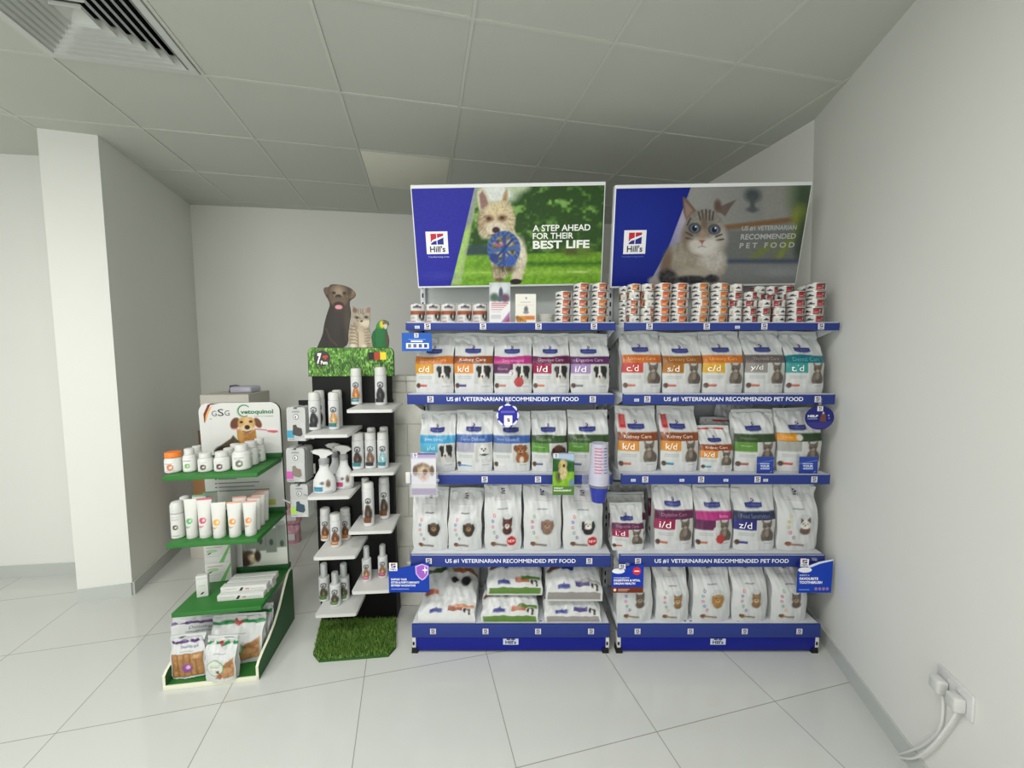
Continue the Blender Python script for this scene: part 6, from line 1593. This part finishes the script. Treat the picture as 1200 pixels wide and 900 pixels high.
def jar(label, x0, x1, ytop, ybot, capm, acc, capr=.9, capf=.26, group='jars on the green stand', cname='pill_jar'):
    z = GZ[0]; p = flo((x0 + x1) / 2, ybot, z); r = size_px(x1 - x0, p) / 2; P = gpos((x0 + x1) / 2, ybot - .8, 0, r); h = at((x0 + x1) / 2, ytop, P.y).z - z
    t = thing(cname, label, 'jar', P, math.radians(14), group); hb = h * (1 - capf)

    def lp_(c):
        c.rect(-.05, hb * .12, .05, hb * .78, (240, 241, 238), .001); c.ell(0, hb * .38, r * .42, r * .42, acc, soft=.2); c.ell(r * .1, hb * .38, r * .17, r * .17, (238, 238, 232), soft=.3); c.line([(-r * .6, hb * .68), (r * .5, hb * .68)], .003, (130, 134, 136), .8); c.line([(-r * .6, hb * .6), (r * .2, hb * .6)], .002, (160, 164, 166), .8); c.line([(-r * .5, hb * .16), (r * .5, hb * .16)], .002, (176, 180, 180), .8)
    print_lathe('body', [(r * .86, 0), (r, r * .12), (r, hb * .82), (r * .9, hb * .94), (r * .72, hb)], t, lp_, (224, 226, 222), M['label'])
    q = r * capr; bm = bmesh.new(); lathe(bm, [(q * .98, hb - .001), (q, h - .004), (q * .96, h - .001), (q * .86, h), (0, h)], 36)
    bobj('cap', bm, M[capm], t)
    bm = bmesh.new(); lathe(bm, [(q * 1.0, hb + .001), (q * 1.04, hb + .002), (q * 1.04, hb + .004), (q * 1.0, hb + .005)], 36); bobj('seal_ring', bm, M[capm], t)


jar('jar with an orange cap at the outer corner of the upper green shelf', 195.5, 213, 529.5, 555.5, 'orange', (226, 120, 70), .94, .24)
jar('white jar with a green ring mark beside the orange-capped jar', 216.5, 230, 525.5, 554.5, 'white', (120, 180, 90), .74)
jar('white jar standing behind the jar with the green ring mark', 226, 238, 522.5, 549.5, 'white', (120, 180, 90), .74)
jar('short white jar third from the orange-capped one', 234, 249.5, 530.5, 554.5, 'white', (96, 70, 60), .8)
jar('short white jar next to the tall front jar', 252.7, 269, 529, 554, 'white', (96, 60, 66), .8)
jar('white jar standing behind the short jar next to the tall jar', 262.5, 276, 525, 549, 'white', (130, 130, 120), .8)
jar('white jar farther back, half hidden by the tall front jar', 270.5, 282.5, 520, 545.5, 'white', (130, 130, 120), .8)
jar('tall white jar at the front of the upper green shelf', 274.5, 294, 520.5, 552.5, 'white', (110, 120, 96), .72)
jar('white jar right behind the tall front jar', 287.5, 302.5, 517, 547, 'white', (120, 124, 110), .82)
jar('rearmost white jar beside the green edge of the panel', 299, 311, 513.5, 542.5, 'white', (150, 150, 140), .84)


def tube_obj(label, x0, x1, ytop, ybot, acc, rim=None, group='cream tubes on the green stand'):
    z = GZ[1]; p = flo((x0 + x1) / 2, ybot, z); w = size_px(x1 - x0, p) / 2; r = w * .80; P = gpos((x0 + x1) / 2, ybot - .6, 1, r); h = at((x0 + x1) / 2, ytop, P.y).z - z
    t = thing('cream_tube', label, 'tube', P, math.radians(14), group); hc = h * .17
    LA('cap', [(0, 0), (r * .96, 0), (r, .002), (r, hc - .002), (r * .97, hc), (0, hc)], M['white'], t, 32)
    n, m_ = 36, 30; V, X, Y = [], [], []
    for j in range(m_):
        q = j / (m_ - 1); rx_ = r * .98 + (w - r * .98) * q; ry_ = r * .98 * (1 - q ** 1.6) + .0016; zz = hc + q * (h - hc)
        for i in range(n):
            a_ = 2 * math.pi * i / n - math.pi; V.append((rx_ * math.sin(a_), -ry_ * math.cos(a_), zz)); X.append(rx_ * math.sin(a_) + (9 if abs(a_) > 1.6 else 0)); Y.append(zz)
    c = Cv(X, Y, (226, 227, 222)); c.ell(-r * .12, h * .46, r * .56, r * .56, acc, soft=.2); c.ell(r * .06, h * .46, r * .22, r * .22, (240, 236, 226), soft=.4)
    for yy, w0 in ((.84, .8), (.78, .5), (.73, .6), (.28, .3), (.24, .6)): c.line([(-r * .8, h * yy), (-r * .8 + r * 1.6 * w0, h * yy)], .0022, (140, 140, 146), .75)
    c.rect(-r, h * .30, r * .1, h * .315, acc, .001)
    if rim: c.rect(-1, h * .965, 1, h * 1.01, rim, .001)
    Fs = [(j * n + i, j * n + (i + 1) % n, (j + 1) * n + (i + 1) % n, (j + 1) * n + i) for j in range(m_ - 1) for i in range(n)] + [tuple(range(n))[::-1], tuple((m_ - 1) * n + i for i in range(n))]
    raw('squeeze_body', V, Fs, M['label'], t, c.lin() * .86, smooth=True, sharp=60)


G1, R1_, O1, A1 = (96, 180, 110), (206, 76, 110), (232, 150, 66), (236, 176, 70)
tube_obj('cream tube with a green mark, beside the white-capped bottle', 219, 233.5, 585, 632, G1)
tube_obj('cream tube with a pink-red mark', 234, 250, 584, 631.5, R1_, (196, 90, 110))
tube_obj('cream tube with a yellow mark', 250, 266, 589, 631.5, A1)
tube_obj('cream tube with an orange mark, left of the deep tube row', 268.5, 284, 588, 630.5, O1, (226, 160, 130))
tube_obj('cream tube with an orange mark, front of the deep tube row', 287, 302, 587, 629, O1, (220, 150, 130))
for k, (x0, x1, yt, yb, wh) in enumerate(((292, 306.5, 582.5, 623.2, 'second in the deep tube row'), (297, 311.5, 578.5, 617.5, 'third in the deep tube row'), (302, 316, 574.5, 612, 'rearmost in the deep tube row'))):
    tube_obj('cream tube %s, orange marked' % wh, x0, x1, yt, yb, O1, (220, 150, 130))
tube_obj('cream tube behind the green-marked tube', 228.5, 243, 580, 624, G1, (120, 180, 130))
tube_obj('cream tube behind the orange-marked tube left of the deep row', 275, 290, 582, 623.5, O1, (220, 150, 130))
tube_obj('cream tube behind the pink-marked tube, nearer the panel', 241, 256, 576, 618, G1, (120, 190, 150))


def spray_white(label, x0, x1, ytop, ybot, acc):
    z = GZ[1]; p = flo((x0 + x1) / 2, ybot, z); r = size_px(x1 - x0, p) / 2; P = gpos((x0 + x1) / 2, ybot - .6, 1, r); h = at((x0 + x1) / 2, ytop, P.y).z - z
    t = thing('lotion_bottle', label, 'bottle', P, math.radians(14), 'white-capped lotion bottles'); hb = h * .68

    def lp_(c):
        c.ell(0, hb * .46, r * .42, r * .42, acc, soft=.2); c.ell(r * .1, hb * .46, r * .18, r * .18, (226, 226, 216), soft=.4)
        for yy in (.86, .78, .2, .12): c.line([(-r * .7, hb * yy), (r * .5, hb * yy)], .0022, (140, 142, 146), .75)
    print_lathe('body', [(r * .9, 0), (r, r * .1), (r, hb)], t, lp_, (225, 226, 221), M['label'])
    LA('cap', [(r * .98, hb + .002), (r, hb + .004), (r * .98, h * .9), (r * .8, h * .975), (r * .4, h), (0, h)], M['white'], t, 36)
    LA('neck_band', [(r * 1.005, hb - .001), (r * 1.005, hb + .003)], M['greycap'], t, 36)


spray_white('white-capped bottle at the outer end of the middle green shelf', 203, 217, 587, 632, (90, 84, 70))
spray_white('white-capped bottle tucked behind the outer one on the middle shelf', 213.5, 224.5, 581, 624.5, (120, 150, 110))


# cartons on the lowest shelf
def carton(label, P, w, d, h, rot, art, group='slim cartons on the lowest green shelf', m='whitem'):
    t = thing('slim_carton', label, 'carton', P, rot, group)
    bm = bmesh.new(); box(bm, -w / 2, w / 2, 0, d, 0, h, bev=.0015); bobj('box_body', bm, M[m], t)
    A = Art(); art(A, w, h); A.build('front_print', front(-.0002, .0004, -w / 2, 0), M['label'], t)
    bm = bmesh.new(); box(bm, -w / 2 + .004, w / 2 - .004, .002, d * .35, h - .0004, h + .0003); bobj('tuck_flap', bm, M['whitem'], t)
    return t


def ca(A, w, h): A.rect(0, h * .2, w * .97, h * .24, (186, 196, 176), 1); A.poly([(w * .4, h * .2), (w * .46, h * .2), (w * .5, h * .8), (w * .45, h * .8)], (40, 40, 40), 2); A.rect(w * .54, h * .4, w * .62, h * .6, (196, 110, 110), 2); A.rect(w * .06, h * .6, w * .36, h * .68, (170, 176, 170), 1); A.rect(w * .66, h * .4, w * .94, h * .48, (176, 180, 176), 1)
def ca2(A, w, h): A.poly([(w * .55, 0), (w * .72, 0), (w, h * .8), (w, h)], (110, 170, 100), 1); A.ell(w * .3, h * .66, w * .22, h * .09, (160, 196, 160), 1); A.poly([(w * .1, h * .5), (w * .2, h * .5), (w * .3, h * .58), (w * .2, h * .57)], (40, 40, 40), 2); A.rect(w * .1, h * .82, w * .7, h * .86, (190, 150, 130), 1); A.rect(w * .1, h * .36, w * .6, h * .39, (176, 186, 176), 1); A.rect(0, h * .48, w, h * .485, (120, 130, 120), 1)
z = GZ[2]
p0 = flo(257, 703, z); w0 = size_px(50, p0)
for k, (lx, ly, lz, lb) in enumerate(((0, 0, 0, 'lowest front'), (.004, .045, 0, 'lowest middle'), (.010, .090, 0, 'lowest rear'), (.006, .022, .030, 'upper front'), (.014, .066, .030, 'upper middle'), (.014, .1125, .030, 'upper rear'))):
    c_, s_ = math.cos(YG), math.sin(YG); q = Vector((p0.x + w0 / 2, p0.y, z + .0008)) + Vector((c_ * lx - s_ * ly, s_ * lx + c_ * ly, lz))
    carton('%s carton of the flat white stack' % lb, q, w0, .042, .029, YG, ca)
p0 = flo(237.5, 699.5, z); carton('small upright carton at the front of the lowest green shelf', p0 + Vector((0, 0, .0008)), size_px(11.5, p0), .03, at(237, 675, p0.y).z - z, YG + .2, lambda A, w, h: (A.rect(0, h * .86, w, h * .875, (140, 160, 140), 1), A.poly([(w * .3, h * .12), (w * .5, h * .12), (w * .7, h * .22), (w * .5, h * .22)], (40, 40, 40), 1), A.rect(w * .2, h * .5, w * .8, h * .54, (170, 200, 170), 1)))
p0 = flo(247, 684, z)
for k in range(2):
    hq = (at(250, 640, p0.y).z - z) / 2
    carton(['lower of the two large cartons with a green slash', 'upper of the two large cartons with a green slash'][k], Vector((p0.x + .03, p0.y + .02, z + .0008 + k * hq)), size_px(27, p0), .07, hq - .0005, YG + .1, ca2)

# pouches of chews in the base
def chew_paint(strip, logo_c, win, ring):
    def p(c):
        A, B = c.X, c.Y
        c.rect(-.1, .13, 1.1, .195, strip, .012)
        if logo_c: c.poly([(.42, .1), (.58, .1), (.58, .19), (.5, .25), (.42, .19)], logo_c, .01); c.rect(.44, .11, .56, .13, (70, 40, 40), .01)
        c.line([(.3, .36), (.68, .365)], .014, (150, 156, 150), .8)
        if win == 'sticks':
            c.rect(.04, .40, .96, .96, (150, 106, 64), .02)
            for k in range(5): c.rect(.08 + .18 * k, .42, .21 + .18 * k, .93, (186, 138, 86), .03, tex=.2, ts=.06)
            c.ell(.5, .74, .15, .11, (150, 80, 160), soft=.3); c.ell(.54, .72, .06, .05, (230, 200, 220), soft=.4); c.rect(.7, .44, .86, .52, (214, 170, 120), .03)
        elif win:
            c.poly([(.5, .66), (.96, .44), (.96, .88), (.62, .93)], (186, 138, 92), .03, tex=.3, ts=.07); c.ell(.74, .72, .14, .07, (206, 160, 112), soft=.5); c.ell(.8, .58, .1, .06, (170, 120, 76), soft=.5); c.ell(.66, .84, .12, .06, (200, 150, 100), soft=.5)
            c.ell(.38, .66, .28, .19, ring, soft=.05); c.ell(.37, .66, .255, .172, (236, 238, 230), soft=.05); c.line([(.2, .6), (.54, .6)], .012, (110, 160, 100)); c.line([(.22, .64), (.5, .64)], .012, (120, 170, 110))
            if win == 'stick': c.poly([(.40, .72), (.5, .72), (.5, .8), (.44, .8)], (120, 90, 70), .02); c.poly([(.38, .9), (.52, .78), (.62, .86), (.52, .95)], (176, 110, 72), .03, tex=.2, ts=.05)
    return p


def pouch(label, x0, x1, ytop, ybot, lz, painter, texts, seed, rot, lean, d=.07, cat='treat pouch', yshift=0.0, group='pouches in the green stand', tilt=0.0):
    p = flo((x0 + x1) / 2, ybot, .02); p = p + Vector((p.x, p.y, 0)).normalized() * (d / 2 + yshift); w = size_px(x1 - x0, p); h = at((x0 + x1) / 2, ytop, p.y + lean * .3).z - .0205
    t = bag('treat_pouch', label, cat, (p.x, p.y, .0245), w, h, d, painter, texts, seed=seed, lean=lean, rot=rot, group=group)
    t.rotation_euler = (0, tilt, rot); return t


V1 = (90, 50, 120)
pouch('small pouch of chew sticks with a purple stripe at the outer front corner', 207, 243, 742, 794.5, .02, chew_paint(V1, None, 'sticks', V1), [('Dentastrips', .3, .24, .8, .31, (60, 70, 140))], 61, .14, .06, .045, tilt=-.04)
pouch('small green-striped pouch with one chew stick at the front of the base', 245, 279, 743, 799, .02, chew_paint((40, 136, 72), (190, 60, 60), 'stick', (110, 170, 90)), [], 62, .05, .10, .05)
pouch('large green-striped pouch of chews filling the base', 253, 309, 718, 778, .02, chew_paint((40, 140, 76), (196, 76, 66), 'chips', (110, 176, 90)), [], 63, .12, .12, .07, yshift=.0)
pouch('large purple-striped pouch behind the small chew-stick pouch', 207, 258, 720, 769, .02, chew_paint(V1, None, None, V1), [('Dentastrips', .36, .24, .86, .31, (60, 70, 90)), ('CHEW STRIPS FOR DOGS', .3, .33, .86, .36, (90, 96, 110))], 64, .16, .10, .05, yshift=.01)
pouch('grey-backed pouch behind the large green-striped pouch, by the side panel', 281, 318, 706, 765, .02, chew_paint((40, 136, 72), None, None, V1), [], 65, .1, .14, .05, yshift=.02)

# ------------------------------------------------------------------ cartons and packs piled in the corner behind
def big_carton(label, x0, x1, y0, y1, z0, z1, m, rot=0.0, cat='carton', lid=True):
    t = thing('storage_carton', label, cat, ((x0 + x1) / 2, (y0 + y1) / 2, z0), rot, 'cartons piled in the corner'); w, d, h = (x1 - x0) / 2, (y1 - y0) / 2, z1 - z0
    bm = bmesh.new(); box(bm, -w, w, -d, d, 0, h - .002, bev=.003); bobj('carton_body', bm, M[m], t)
    bm = bmesh.new(); box(bm, -w, -.002, -d, d, h - .002, h, bev=.0008, seg=1); bobj('flap', bm, M[m], t)
    bm = bmesh.new(); box(bm, .002, w, -d, d, h - .002, h, bev=.0008, seg=1); bobj('flap', bm, M[m], t)
    bm = bmesh.new(); box(bm, -.025, .025, -d - .0004, -d + .001, h * .55, h - .001); bobj('packing_tape', bm, M['pcarton'], t)


big_carton('white printed carton on the floor at the bottom of the corner pile', -2.46, -2.02, 3.02, 3.34, 0, .30, 'pcarton', .1)
big_carton('brown carton second from the floor in the corner pile', -2.44, -2.06, 3.06, 3.34, .30, .70, 'carton', .1)
big_carton('dark brown carton third up in the corner pile', -2.38, -2.00, 3.06, 3.36, .70, .98, 'dcarton', .12)
big_carton('pale carton crowning the corner pile above the white graphic panel', -2.32, -1.98, 3.02, 3.34, .98, 1.255, 'pcarton', .1)
t = thing('wrapped_pack', 'clear wrapped pack with a dark purple corner lying on the pale carton', 'pack', (-2.10, 3.2, 1.255), .1, 'packs in the corner')
bm = bmesh.new(); box(bm, -.07, .09, -.08, .08, 0, .05, bev=.018, seg=3); bobj('wrap', bm, M['frost'], t)
bm = bmesh.new(); prism(bm, [(-.10, .0), (-.06, .0), (-.055, .05), (-.09, .058)], -.03, .05, axis='y'); bobj('corner_flap', bm, M['purple'], t)
# ------------------------------------------------------------------ light: daylight from shop windows behind and to the left of the camera
W = bpy.data.worlds.new('daylight'); SC.world = W; W.use_nodes = True
bgn = W.node_tree.nodes['Background']; bgn.inputs['Color'].default_value = (.94, .95, .91, 1); bgn.inputs['Strength'].default_value = 0.5


def area(name, loc, target, sx, sy, power, col):
    l = bpy.data.lights.new(name, 'AREA'); l.shape = 'RECTANGLE'; l.size = sx; l.size_y = sy; l.energy = power; l.color = col
    o = bpy.data.objects.new(name, l); COL.objects.link(o); o.location = loc
    o.rotation_euler = (Vector(target) - Vector(loc)).to_track_quat('-Z', 'Y').to_euler(); return o


area('shop_window', (-2.2, -3.0, 1.35), (-.6, 2.4, 1.2), 3.6, 2.3, 78, (1, .99, .97))
for k, (x, y) in enumerate(((-1.5, .2), (-.4, .5), (-2.7, .3), (-.3, -1.4))):
    area('ceiling_panel', (x, y, 2.80), (x, y, 0), .58, .58, (34, 23, 32, 33)[k], (1, .985, .955))

vs = SC.view_settings
SC.display_settings.display_device = 'sRGB'
vs.view_transform = 'Standard'; vs.look = 'None'; vs.exposure = -0.24; vs.gamma = 1.0; vs.use_curve_mapping = False
SC.cycles.max_bounces = 10; SC.cycles.diffuse_bounces = 5; SC.cycles.transparent_max_bounces = 16
SC.cycles.use_denoising = True
bpy.context.view_layer.update()
